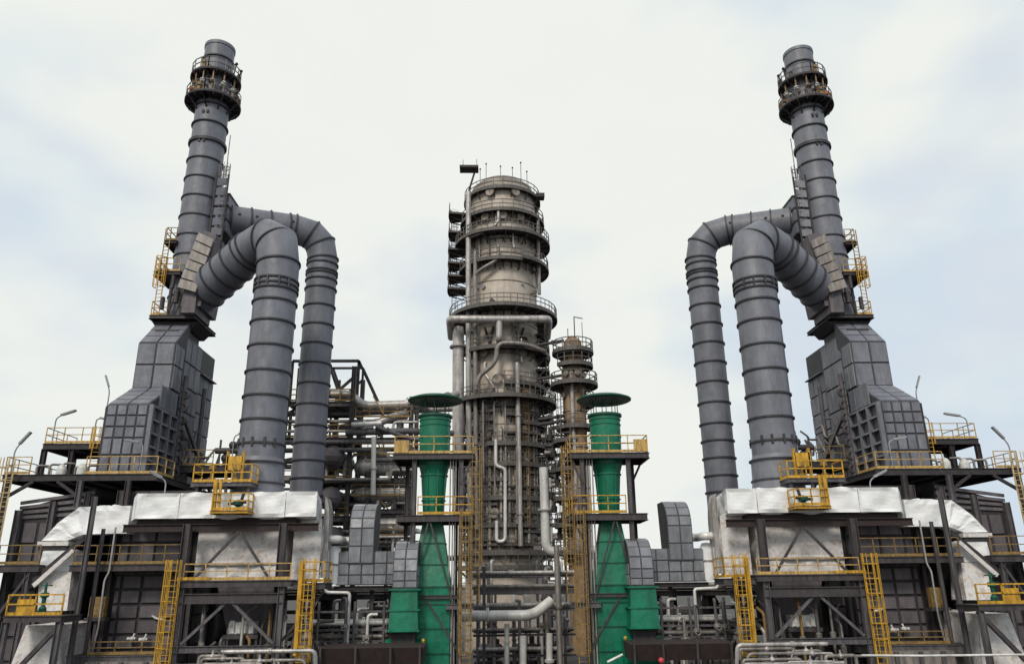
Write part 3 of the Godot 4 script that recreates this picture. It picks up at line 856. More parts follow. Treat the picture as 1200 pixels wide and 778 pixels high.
	m = MB.new(); m.bx(-23.4, -13.9, 9.72, 10.06, -53.5, -48.4); put(m, "support_grid", M.brown, t)

	# ---- side branch that slopes down to the outer end
	t = thing("insulated_duct", "sloping white foil duct elbow stepping down past the furnace" + sfx, "duct", Vector3(-27, 7, -49.5), "white duct elbows")
	var z0 := -49.0; var z1 := -50.2
	var P := [[Vector2(-24.25, 9.3), Vector2(-24.25, 10.95)], [Vector2(-25.7, 9.28), Vector2(-25.7, 10.93)], [Vector2(-26.85, 9.25), Vector2(-27.35, 10.9)], [Vector2(-27.4, 9.05), Vector2(-28.5, 9.95)], [Vector2(-27.85, 8.88), Vector2(-29.3, 8.92)]]
	for i in 4:
		m = MB.new()
		var p: Array = P[i]; var q: Array = P[i + 1]
		m.dented_hexa([Vector3(p[0].x, p[0].y, z0), Vector3(q[0].x, q[0].y, z0), Vector3(q[0].x, q[0].y, z1), Vector3(p[0].x, p[0].y, z1), Vector3(p[1].x, p[1].y, z0), Vector3(q[1].x, q[1].y, z0), Vector3(q[1].x, q[1].y, z1), Vector3(p[1].x, p[1].y, z1)], 0.25, dn, 0.25)
		put(m, "jacket_panel", M.alu, t)
	m = MB.new(); m.bx(-29.45, -27.6, 8.6, 8.85, z1 - 0.1, z0 + 0.15); put(m, "flange", M.alu_b, t)
	m = MB.new(); m.bx(-29.4, -27.7, 8.35, 8.58, z1, z0 + 0.05); put(m, "expansion_joint", M.dark, t)
	m = MB.new()
	m.dented_hexa([Vector3(-29.2, 7.1, z0), Vector3(-27.2, 7.1, z0), Vector3(-27.2, 7.1, z1), Vector3(-29.2, 7.1, z1), Vector3(-29.1, 8.34, z0), Vector3(-27.3, 8.34, z0), Vector3(-27.3, 8.34, z1), Vector3(-29.1, 8.34, z1)], 0.2, dn, 0.25)
	put(m, "jacket_panel", M.alu, t)
	m = MB.new()
	m.dented_hexa([Vector3(-28.6, 4.9, z0 + 0.4), Vector3(-26.9, 4.9, z0 + 0.4), Vector3(-26.9, 4.9, z1), Vector3(-28.6, 4.9, z1), Vector3(-29.1, 7.08, z0), Vector3(-27.2, 7.08, z0), Vector3(-27.2, 7.08, z1), Vector3(-29.1, 7.08, z1)], 0.2, dn, 0.25)
	put(m, "jacket_panel", M.alu_b, t)
	m = MB.new()
	m.dented_hexa([Vector3(-28.6, 0.4, -46.2), Vector3(-25.6, 0.4, -46.2), Vector3(-25.6, 0.4, z1), Vector3(-28.6, 0.4, z1), Vector3(-28.0, 4.2, -46.6), Vector3(-26.2, 4.2, -46.6), Vector3(-26.2, 4.2, z1), Vector3(-28.0, 4.2, z1)], 0.22, dn, 0.28)
	put(m, "lower_hood", M.alu_b, t)
	m = MB.new(); m.beam(Vector3(-29.3, 6.4, -48.6), Vector3(-26.6, 8.95, -48.6), 0.2, 0.3); put(m, "stay_beam", M.dark, t)
	m = MB.new(); m.beam(Vector3(-29.0, 6.3, -48.45), Vector3(-27.0, 8.3, -48.45), 0.14, 0.24); put(m, "stay_channel", M.alu_b, t)

	# ---- outer frame with its low yellow platform
	t = thing("valve_platform", "low yellow railed platform with a green valve by white duct" + sfx, "platform", Vector3(-26.3, 0, -45), "low valve platforms")
	deck(t, -27.9, -24.9, 4.75, -46.4, -44.2, M.steel, 0.3)
	handrail(t, [Vector3(-27.85, 4.77, -46.3), Vector3(-27.85, 4.77, -44.25), Vector3(-24.95, 4.77, -44.25)], M.yellow, 1.05, 0.075)
	m = MB.new(); m.bx(-27.4, -26.4, 4.8, 5.6, -44.35, -44.3); put(m, "rail_panel", M.yellow, t)
	for q in [[-27.8, -44.3], [-25.0, -44.3]]:
		m = MB.new(); m.ibeam(Vector3(q[0], 0, q[1]), Vector3(q[0], 4.42, q[1]), 0.28, 0.28, R); put(m, "post", M.steel_l, t)
	m = MB.new(); m.beam(Vector3(-27.6, 1.2, -44.4), Vector3(-24.9, 4.4, -44.4), 0.22); put(m, "brace", M.steel, t)
	t = thing("gate_valve", "small green valve standing on the low yellow platform" + sfx, "valve", Vector3(-26.55, 4.75, -45.3), "green valves on low platforms")
	m = MB.new(); m.lathe(Vector3(-26.55, 4.75, -45.3), [[0.02, 0], [0.2, 0.02], [0.2, 0.35], [0.1, 0.5], [0.12, 0.9], [0.22, 0.95], [0.22, 1.15], [0.08, 1.2], [0.05, 1.7], [0.01, 1.72]], 14); put(m, "body", M.green_v, t)
	m = MB.new(); m.ring(Vector3(-26.55, 6.3, -45.3), UP, 0.26, 0.32, 0.06, 18); m.beam(Vector3(-26.83, 6.3, -45.3), Vector3(-26.27, 6.3, -45.3), 0.04); put(m, "hand_wheel", M.green_v, t)
	t = thing("cable_box", "ochre instrument box on a bracket between furnace boxes" + sfx, "cabinet", Vector3(-25.5, 4.6, -47.6), "ochre instrument boxes")
	m = MB.new(); m.bx(-25.75, -24.85, 4.5, 5.65, -49.2, -48.8); put(m, "body", M.ochre, t)
	m = MB.new(); m.plate(Vector3(-25.68, 4.58, -48.8), R * 0.76, UP * 0.98, F * 0.05); put(m, "door", M.ochre, t)
	m = MB.new(); m.bx(-25.9, -24.7, 4.3, 4.48, -49.3, -48.7); m.beam(Vector3(-25.3, 0, -49.0), Vector3(-25.3, 4.3, -49.0), 0.16); put(m, "bracket", M.steel, t)
	pipe("conduit_pipe", "thin wavy silver conduit down the dark furnace gap" + sfx, [Vector3(-24.55, 9.6, -48.1), Vector3(-24.55, 7.0, -48.1), Vector3(-24.75, 6.6, -48.1), Vector3(-24.7, 4.0, -48.1), Vector3(-24.85, 2.5, -48.1)], 0.055, M.pipe, "furnace gap conduits", 0.3, false)

	# ---- front support frame beneath the white duct
	t = thing("support_frame", "dark braced steel frame holding the white box duct" + sfx, "steel frame", Vector3(-16.5, 0, -47), "duct support frames")
	for x in [-20.0, -14.35]:
		m = MB.new(); m.ibeam(Vector3(x, 0, -47.4), Vector3(x, 9.7, -47.4), 0.42, 0.42, R); put(m, "post", M.steel, t)
		m = MB.new(); m.ibeam(Vector3(x, 0, -53.4), Vector3(x, 9.7, -53.4), 0.42, 0.42, R); put(m, "post", M.steel, t)
	m = MB.new(); m.ibeam(Vector3(-24.0, 9.5, -47.9), Vector3(-12.4, 9.5, -47.9), 0.3, 0.45); put(m, "girder", M.brown, t)
	m = MB.new(); m.beam(Vector3(-19.3, 6.6, -47.45), Vector3(-17.0, 9.2, -47.45), 0.14); m.beam(Vector3(-15.0, 6.6, -47.45), Vector3(-16.9, 9.2, -47.45), 0.14); put(m, "brace", M.steel, t)
	m = MB.new(); m.ibeam(Vector3(-20.0, 5.5, -46.2), Vector3(-13.7, 5.5, -46.2), 0.26, 0.55); put(m, "girder", M.steel, t)
	for x in [-19.45, -13.85]:
		m = MB.new(); m.ibeam(Vector3(x, 0, -46.2), Vector3(x, 6.1, -46.2), 0.34, 0.34, R); put(m, "post", M.steel_l, t)
	m = MB.new(); m.beam(Vector3(-19.2, 3.1, -46.25), Vector3(-16.9, 5.3, -46.25), 0.16); m.beam(Vector3(-14.1, 3.1, -46.25), Vector3(-16.6, 5.3, -46.25), 0.16); put(m, "brace", M.steel_l, t)
	m = MB.new(); m.ibeam(Vector3(-20.0, 2.85, -46.2), Vector3(-13.6, 2.85, -46.2), 0.22, 0.35); put(m, "girder", M.steel_l, t)
	m = MB.new(); m.beam(Vector3(-13.8, 3.2, -46.8), Vector3(-11.6, 5.8, -46.8), 0.14); put(m, "brace", M.steel, t)

	# ---- white insulated preheater body behind the frame
	t = thing("air_preheater", "white foil clad preheater block behind the braced frame" + sfx, "preheater", Vector3(-17.3, 0, -50), "preheater blocks")
	m = MB.new()
	m.dented_hexa([Vector3(-19.9, 6.5, -49.0), Vector3(-14.7, 6.5, -49.0), Vector3(-14.7, 6.5, -53), Vector3(-19.9, 6.5, -53), Vector3(-19.9, 9.68, -49.0), Vector3(-14.7, 9.68, -49.0), Vector3(-14.7, 9.68, -53), Vector3(-19.9, 9.68, -53)], 0.25, dn, 0.28)
	put(m, "jacket", M.alu_b, t)
	m = MB.new(); m.bx(-19.95, -14.65, 7.35, 7.5, -49.2, -48.92); put(m, "belt", M.pipe_d, t)
	m = MB.new(); m.prism([Vector3(-18.6, 6.4, -49.4), Vector3(-15.0, 6.4, -49.4), Vector3(-15.8, 3.2, -49.4), Vector3(-17.6, 3.2, -49.4)], Vector3(0, 0, -3)); put(m, "hopper", M.casing, t)
	m = MB.new(); m.bx(-17.7, -15.7, 0.0, 3.2, -52.0, -49.6); put(m, "ash_leg", M.casing_b, t)
	t = thing("junction_box", "white ribbed box standing on steel stand under hopper" + sfx, "cabinet", Vector3(-16.3, 0, -47.8), "white boxes under hoppers")
	m = MB.new(); m.bx(-17.05, -15.6, 3.55, 4.2, -48.3, -47.5); put(m, "body", M.white, t)
	for i in 4:
		m = MB.new(); m.bx(-16.95 + i * 0.36, -16.7 + i * 0.36, 3.6, 4.28 if i % 2 == 0 else 4.16, -47.5, -47.42); put(m, "rib", M.white, t)
	m = MB.new(); m.bx(-17.3, -15.3, 3.3, 3.52, -48.6, -47.3)
	for x in [-17.2, -15.4]: m.bx(x - 0.07, x + 0.07, 0, 3.3, -47.6, -47.4)
	put(m, "stand", M.steel, t)

	# ---- walkway at the preheater and its two ladders
	t = thing("preheater_walkway", "steel walkway with yellow rails in front of white preheater" + sfx, "walkway", Vector3(-16.5, 0, -46.5), "preheater walkways")
	deck(t, -20.0, -13.3, 6.45, -48.6, -46.0, M.steel, 0.34)
	handrail(t, [Vector3(-19.4, 6.47, -46.05), Vector3(-13.4, 6.47, -46.05)], M.yellow_old, 0.9)
	m = MB.new(); m.bx(-19.7, -17.9, 6.5, 6.66, -46.0, -45.95); put(m, "toe_board", M.yellow, t)
	deck(t, -13.2, -11.4, 6.3, -48.0, -46.0, M.steel, 0.34)
	handrail(t, [Vector3(-12.9, 6.32, -46.05), Vector3(-11.5, 6.32, -46.05), Vector3(-11.45, 6.32, -47.9)], M.yellow, 1.1, 0.07)
	t = thing("caged_ladder", "yellow caged ladder beside the dark furnace panels" + sfx, "ladder", Vector3(-19.9, 0, -45.6), "inner furnace ladders")
	ladder(t, Vector3(-19.85, 0, -45.85), 6.6, Vector3(-0.25, 0, 0.97).normalized(), M.yellow, true, 0.62)
	t = thing("caged_ladder", "yellow caged ladder at the inner end of preheater walkway" + sfx, "ladder", Vector3(-12.3, 0, -45.6), "preheater ladders")
	ladder(t, Vector3(-12.3, 0, -45.85), 6.6, Vector3(-0.1, 0, 1.0).normalized(), M.yellow, true, 0.62)
	m = MB.new(); m.bx(-12.85, -12.65, 2.5, 7.4, -45.9, -45.7); put(m, "stringer", M.yellow, t)

	# ---- valve deck at the foot of the thick duct, hanging balcony on the white duct
	t = thing("damper_platform", "yellow railed damper platform at foot of thick flue duct" + sfx, "platform", Vector3(-18.6, 11.6, -50), "damper platforms")
	deck(t, -20.7, -17.0, 12.35, -50.6, -49.0, M.steel_l, 0.24)
	handrail(t, [Vector3(-20.65, 12.37, -50.5), Vector3(-20.65, 12.37, -49.05), Vector3(-17.05, 12.37, -49.05), Vector3(-17.0, 12.37, -50.2)], M.yellow, 1.1, 0.07)
	for x in [-20.4, -18.6, -17.2]:
		m = MB.new(); m.beam(Vector3(x, 11.62, -49.2), Vector3(x, 12.2, -49.2), 0.16); put(m, "post", M.steel, t)
	m = MB.new(); m.bx(-18.9, -17.9, 13.2, 14.1, -49.8, -49.7); m.bx(-18.95, -18.8, 12.4, 14.4, -49.9, -49.7); m.bx(-17.95, -17.8, 12.4, 14.4, -49.9, -49.7); put(m, "ladder_gate", M.yellow, t)
	for q in [[-19.8, 12.4], [-18.3, 12.4]]:
		m = MB.new(); m.lathe(Vector3(q[0], q[1], -49.9), [[0.02, 0], [0.26, 0.02], [0.26, 0.3], [0.12, 0.4], [0.12, 0.8], [0.24, 0.85], [0.2, 1.2], [0.01, 1.25]], 12); put(m, "actuator", M.ochre, t)
	t = thing("hanging_balcony", "small yellow balcony hung on the white duct's face" + sfx, "platform", Vector3(-17.4, 10.2, -47.4), "yellow hanging balconies")
	deck(t, -18.6, -16.4, 10.42, -47.95, -46.9, M.yellow, 0.16)
	handrail(t, [Vector3(-18.55, 10.44, -47.9), Vector3(-18.55, 10.44, -46.95), Vector3(-16.45, 10.44, -46.95), Vector3(-16.45, 10.44, -47.9)], M.yellow, 1.0, 0.07)
	m = MB.new(); m.bx(-18.62, -18.4, 10.3, 12.3, -47.2, -47.0); m.bx(-18.3, -18.15, 10.3, 12.3, -47.2, -47.05); put(m, "ladder_stile", M.yellow, t)
	t = thing("damper_actuator", "dark green actuator inside the hanging yellow balcony" + sfx, "valve", Vector3(-17.3, 10.42, -47.5), "balcony actuators")
	m = MB.new(); m.lathe(Vector3(-17.2, 10.42, -47.5), [[0.02, 0], [0.14, 0.02], [0.14, 0.3], [0.3, 0.36], [0.3, 0.6], [0.12, 0.68], [0.01, 0.7]], 14); put(m, "body", M.green_d, t)
	m = MB.new(); m.tube([Vector3(-17.75, 10.85, -47.4), Vector3(-16.7, 10.95, -47.4)], 0.09, 8); m.tube([Vector3(-17.0, 11.0, -47.4), Vector3(-16.9, 11.6, -47.5)], 0.1, 8); put(m, "arm", M.dark, t)

	# ---- small deck between tower and thick duct
	t = thing("service_deck", "small dark service deck between tower and thick flue duct" + sfx, "platform", Vector3(-21.6, 0, -57), "service decks")
	deck(t, -24.2, -19.4, 14.4, -58.4, -55.6, M.dark, 0.5)
	for q in [[-23.9, -55.8], [-19.6, -55.8], [-19.6, -58.2]]:
		m = MB.new(); m.ibeam(Vector3(q[0], 0, q[1]), Vector3(q[0], 13.95, q[1]), 0.36, 0.36, R); put(m, "post", M.steel, t)
	handrail(t, [Vector3(-24.0, 14.42, -55.65), Vector3(-21.9, 14.42, -55.65)], M.ochre)
	m = MB.new(); m.beam(Vector3(-21.6, 14.4, -56), Vector3(-21.6, 16.3, -56), 0.12); m.beam(Vector3(-20.4, 14.4, -56), Vector3(-20.4, 16.2, -56), 0.12); m.tube([Vector3(-21.9, 15.5, -56), Vector3(-20.1, 15.5, -56)], 0.22, 10); m.ball(Vector3(-20.7, 15.9, -56), 0.3); put(m, "lifting_frame", M.steel, t)
	m = MB.new(); m.ball(Vector3(-21.2, 15.0, -56.2), 0.34); m.tube([Vector3(-21.2, 14.42, -56.2), Vector3(-21.2, 15.0, -56.2)], 0.2, 10); put(m, "safety_valve", M.dark, t)
	# lamps
	lamp(Vector3(-28.9, 18.0, -53.5), 1.1, Vector3(-0.35, 0.9, 0.0), "grey floodlight pole near the tower's lower shoulder" + sfx, "tower shoulder lamps")
	lamp(Vector3(-29.7, 15.72, -53.9), 1.7, Vector3(1.0, -0.18, 0.1), "grey floodlight on upper deck leaning to the tower" + sfx, "upper deck inner lamps")
	lamp(Vector3(-32.5, 15.72, -53.9), 1.6, Vector3(1.2, 0.25, 0.1), "grey floodlight at the upper deck's outer corner" + sfx, "upper deck outer lamps")
	lamp(Vector3(-32.6, 13.07, -50.1), 1.7, Vector3(0.6, 0.75, 0.0), "grey floodlight above the pale outer ladder" + sfx, "ladder head lamps")
	lamp(Vector3(-24.6, 13.07, -50.3), 1.9, Vector3(-0.9, 0.1, 0.3), "grey floodlight before the tower's panelled front" + sfx, "tower front lamps")
	lamp(Vector3(-22.4, 11.6, -49.3), 0.75, Vector3(-0.75, 0.35, 0.2), "short floodlight standing on the white box duct" + sfx, "duct top lamps")
	lamp(Vector3(-20.6, 14.42, -55.75), 2.2, Vector3(0.9, 0.15, 0.1), "grey floodlight on the small service deck" + sfx, "service deck lamps")

# ------------------------------------------------------------------ green air intake with fan ducts
func intake() -> void:
	var sfx := " on the drum rack side" if S > 0.0 else " on the slim column side"
	var UP := Vector3.UP; var F := Vector3.BACK; var R := Vector3.RIGHT
	var c := Vector3(-5.72, 0, -51)
	var t := thing("air_intake_stack", "green mushroom capped air intake pipe" + sfx, "air intake", c, "green air intakes")
	var m := MB.new()
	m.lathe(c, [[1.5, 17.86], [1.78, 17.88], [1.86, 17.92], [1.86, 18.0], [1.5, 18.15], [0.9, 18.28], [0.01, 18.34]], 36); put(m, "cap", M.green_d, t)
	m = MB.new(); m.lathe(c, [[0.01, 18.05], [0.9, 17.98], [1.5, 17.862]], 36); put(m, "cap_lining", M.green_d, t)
	for i in 8:
		var q := Vector3(sin(TAU * i / 8.0), 0, cos(TAU * i / 8.0)) * 0.9
		m = MB.new(); m.beam(c + q + UP * 16.7, c + q + UP * 17.99, 0.05); put(m, "cap_strut", M.green_d, t)
	m = MB.new(); m.lathe(c, [[1.02, 16.85], [1.02, 13.6], [0.86, 13.0], [0.74, 11.4], [0.64, 9.9]], 32); put(m, "shell", M.green, t)
	for q in [[16.85, 1.16, 0.14], [16.55, 1.08, 0.06], [16.2, 1.07, 0.06], [15.4, 1.06, 0.06], [13.6, 1.08, 0.1], [12.9, 0.92, 0.08], [11.3, 0.8, 0.07]]:
		m = MB.new(); m.ring(c + UP * q[0], UP, q[1] - 0.12, q[1], q[2], 32); put(m, "band", M.green_d if q[2] > 0.08 else M.green, t)
	for a in [-25, 20, 60]:
		var q := Vector3(sin(deg_to_rad(a)), 0, cos(deg_to_rad(a)))
		m = MB.new(); m.beam(c + q * 0.8 + UP * 10.3, c + q * 0.9 + UP * 13.4, 0.05); put(m, "seam_rib", M.green, t)
	# square transition and silencer body below
	m = MB.new()
	m.hexa([c + Vector3(-1.22, 6.0, -1.22), c + Vector3(1.22, 6.0, -1.22), c + Vector3(1.22, 6.0, 1.22), c + Vector3(-1.22, 6.0, 1.22), c + Vector3(-0.62, 9.95, -0.62), c + Vector3(0.62, 9.95, -0.62), c + Vector3(0.62, 9.95, 0.62), c + Vector3(-0.62, 9.95, 0.62)])
	put(m, "transition", M.green, t)
	m = MB.new(); m.bx(c.x - 1.2, c.x + 1.2, 0.8, 5.98, c.z - 1.2, c.z + 1.2); put(m, "silencer", M.green, t)
	for yy in [8.6, 7.3, 6.0, 5.0, 3.6, 2.2]:
		var hw: float = 1.26 if yy < 6.1 else 0.66 + (9.95 - yy) * 0.152
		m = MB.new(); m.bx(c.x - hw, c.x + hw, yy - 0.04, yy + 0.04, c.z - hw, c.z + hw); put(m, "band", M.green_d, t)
	# braces in front
	m = MB.new(); m.beam(c + Vector3(-0.2, 9.9, 1.4), c + Vector3(-1.3, 4.9, 1.4), 0.1); m.beam(c + Vector3(-0.1, 9.9, 1.4), c + Vector3(1.35, 5.2, 1.4), 0.1); put(m, "brace", M.steel, t)

	# platform tower
	t = thing("intake_platform", "two deck steel platform tower round the green intake" + sfx, "platform", Vector3(-5.5, 0, -51), "green intake platforms")
	deck(t, -8.25, -3.1, 14.15, -52.6, -49.5, M.steel, 0.36)
	handrail(t, [Vector3(-8.2, 14.17, -52.5), Vector3(-8.2, 14.17, -49.55), Vector3(-3.15, 14.17, -49.55), Vector3(-3.15, 14.17, -52.5), Vector3(-8.2, 14.17, -52.5)], M.yellow_old, 1.1, 0.055)
	m = MB.new(); m.bx(-8.22, -7.3, 14.2, 15.0, -49.5, -49.46); put(m, "rail_panel", M.yellow_old, t)
	deck(t, -7.9, -3.1, 10.3, -52.6, -49.5, M.steel, 0.42)
	handrail(t, [Vector3(-6.6, 10.32, -49.55), Vector3(-3.15, 10.32, -49.55), Vector3(-3.15, 10.32, -52.5)], M.yellow, 1.1, 0.06)
	deck(t, -4.7, -3.1, 5.0, -51.8, -49.5, M.steel_l, 0.3)
	for q in [[-7.6, -52.3], [-6.9, -49.7], [-3.9, -49.7], [-4.3, -52.3]]:
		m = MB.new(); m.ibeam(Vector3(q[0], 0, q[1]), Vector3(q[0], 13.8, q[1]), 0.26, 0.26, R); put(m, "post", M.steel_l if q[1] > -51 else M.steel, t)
	m = MB.new()
	m.beam(Vector3(-7.6, 12.6, -52.3), Vector3(-8.2, 13.8, -52.3), 0.14); m.beam(Vector3(-3.9, 12.2, -49.7), Vector3(-3.2, 13.8, -49.7), 0.14); m.beam(Vector3(-3.9, 8.6, -49.7), Vector3(-3.2, 9.9, -49.7), 0.14)
	put(m, "bracket", M.steel, t)
	m = MB.new(); m.ibeam(Vector3(-7.2, 5.4, -49.7), Vector3(-3.9, 5.4, -49.7), 0.14, 0.22); m.beam(Vector3(-3.9, 2.2, -49.75), Vector3(-5.9, 5.2, -49.75), 0.1); put(m, "tie_beam", M.steel, t)
	t = thing("ladder_tower", "ochre caged ladder tower beside the green intake" + sfx, "ladder", Vector3(-3.3, 0, -49.3), "intake ladder towers")
	ladder(t, Vector3(-3.55, 0.0, -49.35), 9.6, Vector3(0, 0, 1), M.ochre, true, 0.6)
	ladder(t, Vector3(-3.0, 5.0, -49.9), 8.6, Vector3(0.4, 0, 0.9).normalized(), M.ochre, true, 0.6)
	for i in 3:
		m = MB.new(); m.tube([Vector3(-4.6 + i * 0.18, 0, -49.95), Vector3(-4.6 + i * 0.18, 13.9, -49.95)], 0.05, 6); put(m, "conduit", M.pipe, t)

	# fan outlet duct: grey arched cover on green box
	t = thing("fan_outlet_duct", "arched grey panelled duct standing on a green fan box" + sfx, "duct", Vector3(-7.2, 0, -49.6), "arched fan ducts")
	var prof := []
	for i in 9:
		var a := PI * 0.5 * i / 8.0
		prof.append(Vector2(-48.7 - 1.7 * (1.0 - cos(a)), 6.9 + 1.85 * sin(a)))
	var xa := -7.92; var xb := -6.45
	m = MB.new()
	var poly := [Vector3(xa, 5.9, -48.7)]
	for p in prof: poly.append(Vector3(xa, p.y, p.x))
	poly.append(Vector3(xa, 8.7, -51.2)); poly.append(Vector3(xa, 5.9, -51.2))
	m.prism(poly, Vector3(xb - xa, 0, 0)); put(m, "casing", M.grey_ring, t)
	var rows := [[Vector2(-48.7, 5.95), Vector2(-48.7, 6.35)], [Vector2(-48.7, 6.35), prof[0]], [prof[0], prof[2]], [prof[2], prof[4]], [prof[4], prof[6]], [prof[6], prof[8]]]
	for q in rows:
		var a: Vector2 = q[0]; var b: Vector2 = q[1]
		var w := Vector3(0, b.y - a.y, b.x - a.x)
		panels(t, Vector3(xa, a.y, a.x), R * (xb - xa), w, Vector3(0, -w.z, w.y).normalized(), split(2), split(1), "silver", 0.04, 0.045)
	panels(t, Vector3(xb, 5.95, -48.9), Vector3(0, 0, -2.2), UP * 1.3, R, split(3), split(2), "silver", 0.03, 0.045)
	m = MB.new(); m.hexa([Vector3(-8.05, 3.5, -48.5), Vector3(-6.3, 3.5, -48.5), Vector3(-6.3, 3.5, -51), Vector3(-8.05, 3.5, -51), Vector3(-7.95, 5.88, -48.62), Vector3(-6.42, 5.88, -48.62), Vector3(-6.42, 5.88, -51), Vector3(-7.95, 5.88, -51)]); put(m, "fan_box", M.green, t)
	for yy in [5.86, 4.7, 3.55]:
		m = MB.new(); m.bx(-8.12, -6.22, yy - 0.05, yy + 0.05, -51.05, -48.42 if yy < 4 else -48.48); put(m, "band", M.green, t)
	m = MB.new(); m.bx(-7.9, -6.5, 2.4, 3.44, -51, -49.0); put(m, "joint", M.dark, t)
	m = MB.new(); m.tube([Vector3(-8.3, 1.9, -49.9), Vector3(-5.9, 1.9, -49.9)], 1.15, 24); m.bx(-8.1, -6.1, 0, 0.9, -51, -48.9); put(m, "fan_scroll", M.green, t)
	m = MB.new(); m.ball(Vector3(-6.0, 3.0, -48.9), 0.11); m.tube([Vector3(-6.0, 2.4, -48.9), Vector3(-6.0, 3.0, -48.9)], 0.07, 8); put(m, "fan_sensor", M.yellow, t)

	# grey cross duct with arched riser
	t = thing("cross_duct", "grey panelled box duct with arched riser behind the fan" + sfx, "duct", Vector3(-10, 6.1, -51.5), "grey cross ducts")
	m = MB.new(); m.bx(-11.75, -7.7, 6.15, 8.15, -53.2, -51.0); put(m, "casing", M.grey_ring, t)
	panels(t, Vector3(-11.75, 6.15, -51.0), R * 3.95, UP * 2.0, F, split(5), [0, 0.3, 0.65, 1.0], "silver", 0.04, 0.045)
	panels(t, Vector3(-11.75, 8.15, -51.0), R * 3.95, F * -2.2, UP, split(5), split(2), "silver", 0.03, 0.045)
	xa = -11.05; xb = -9.45
	prof = []
	for i in 9:
		var a := PI * 0.5 * i / 8.0
		prof.append(Vector2(-50.9 - 1.6 * (1.0 - cos(a)), 9.6 + 1.65 * sin(a)))
	m = MB.new()
	poly = [Vector3(xa, 7.4, -50.9)]
	for p in prof: poly.append(Vector3(xa, p.y, p.x))
	poly.append(Vector3(xa, 11.25, -53.6)); poly.append(Vector3(xa, 7.4, -53.0))
	m.prism(poly, Vector3(xb - xa, 0, 0)); put(m, "riser_casing", M.grey_ring, t)
	rows = [[Vector2(-50.9, 7.45), Vector2(-50.9, 8.5)], [Vector2(-50.9, 8.5), prof[0]], [prof[0], prof[2]], [prof[2], prof[4]], [prof[4], prof[6]], [prof[6], prof[8]]]
	for q in rows:
		var a: Vector2 = q[0]; var b: Vector2 = q[1]
		var w := Vector3(0, b.y - a.y, b.x - a.x)
		panels(t, Vector3(xa, a.y, a.x), R * (xb - xa), w, Vector3(0, -w.z, w.y).normalized(), split(2), split(1), "silver", 0.04, 0.045)
	m = MB.new(); m.bx(-11.9, -7.6, 5.85, 6.1, -53.0, -51.2); put(m, "bearer", M.dark, t)
	for x in [-11.4, -9.6, -8.4]:
		m = MB.new(); m.ibeam(Vector3(x, 0, -52.0), Vector3(x, 5.84, -52.0), 0.24, 0.24, R); put(m, "post", M.steel, t)
	pipe("steam_pipe", "white pipe looping round the end of grey cross duct" + sfx, [Vector3(-13.0, 8.9, -50.4), Vector3(-11.6, 8.9, -50.4), Vector3(-11.6, 8.9, -51.9), Vector3(-10.6, 8.9, -51.9)], 0.26, M.pipe_w, "white loop pipes", 0.3, false)
	pipe("drain_line", "thin white pipe bracket dropping below grey cross duct" + sfx, [Vector3(-12.2, 8.2, -50.2), Vector3(-12.2, 5.75, -50.2), Vector3(-10.7, 5.7, -50.2), Vector3(-10.7, 1.2, -50.2)], 0.1, M.pipe_w, "white drain lines", 0.2, false)
	t = thing("expansion_cylinder", "upright white foil cylinder at the cross duct's outer end" + sfx, "vessel", Vector3(-11.95, 6.2, -50.9), "white end cylinders")
	m = MB.new(); m.lathe(Vector3(-11.98, 0, -51.2), [[0.01, 6.2], [0.42, 6.22], [0.42, 8.3], [0.3, 8.5], [0.01, 8.55]], 18); put(m, "shell", M.alu, t)
	m = MB.new(); m.ring(Vector3(-11.98, 7.4, -51.2), UP, 0.4, 0.47, 0.1, 18); put(m, "band", M.pipe_d, t)

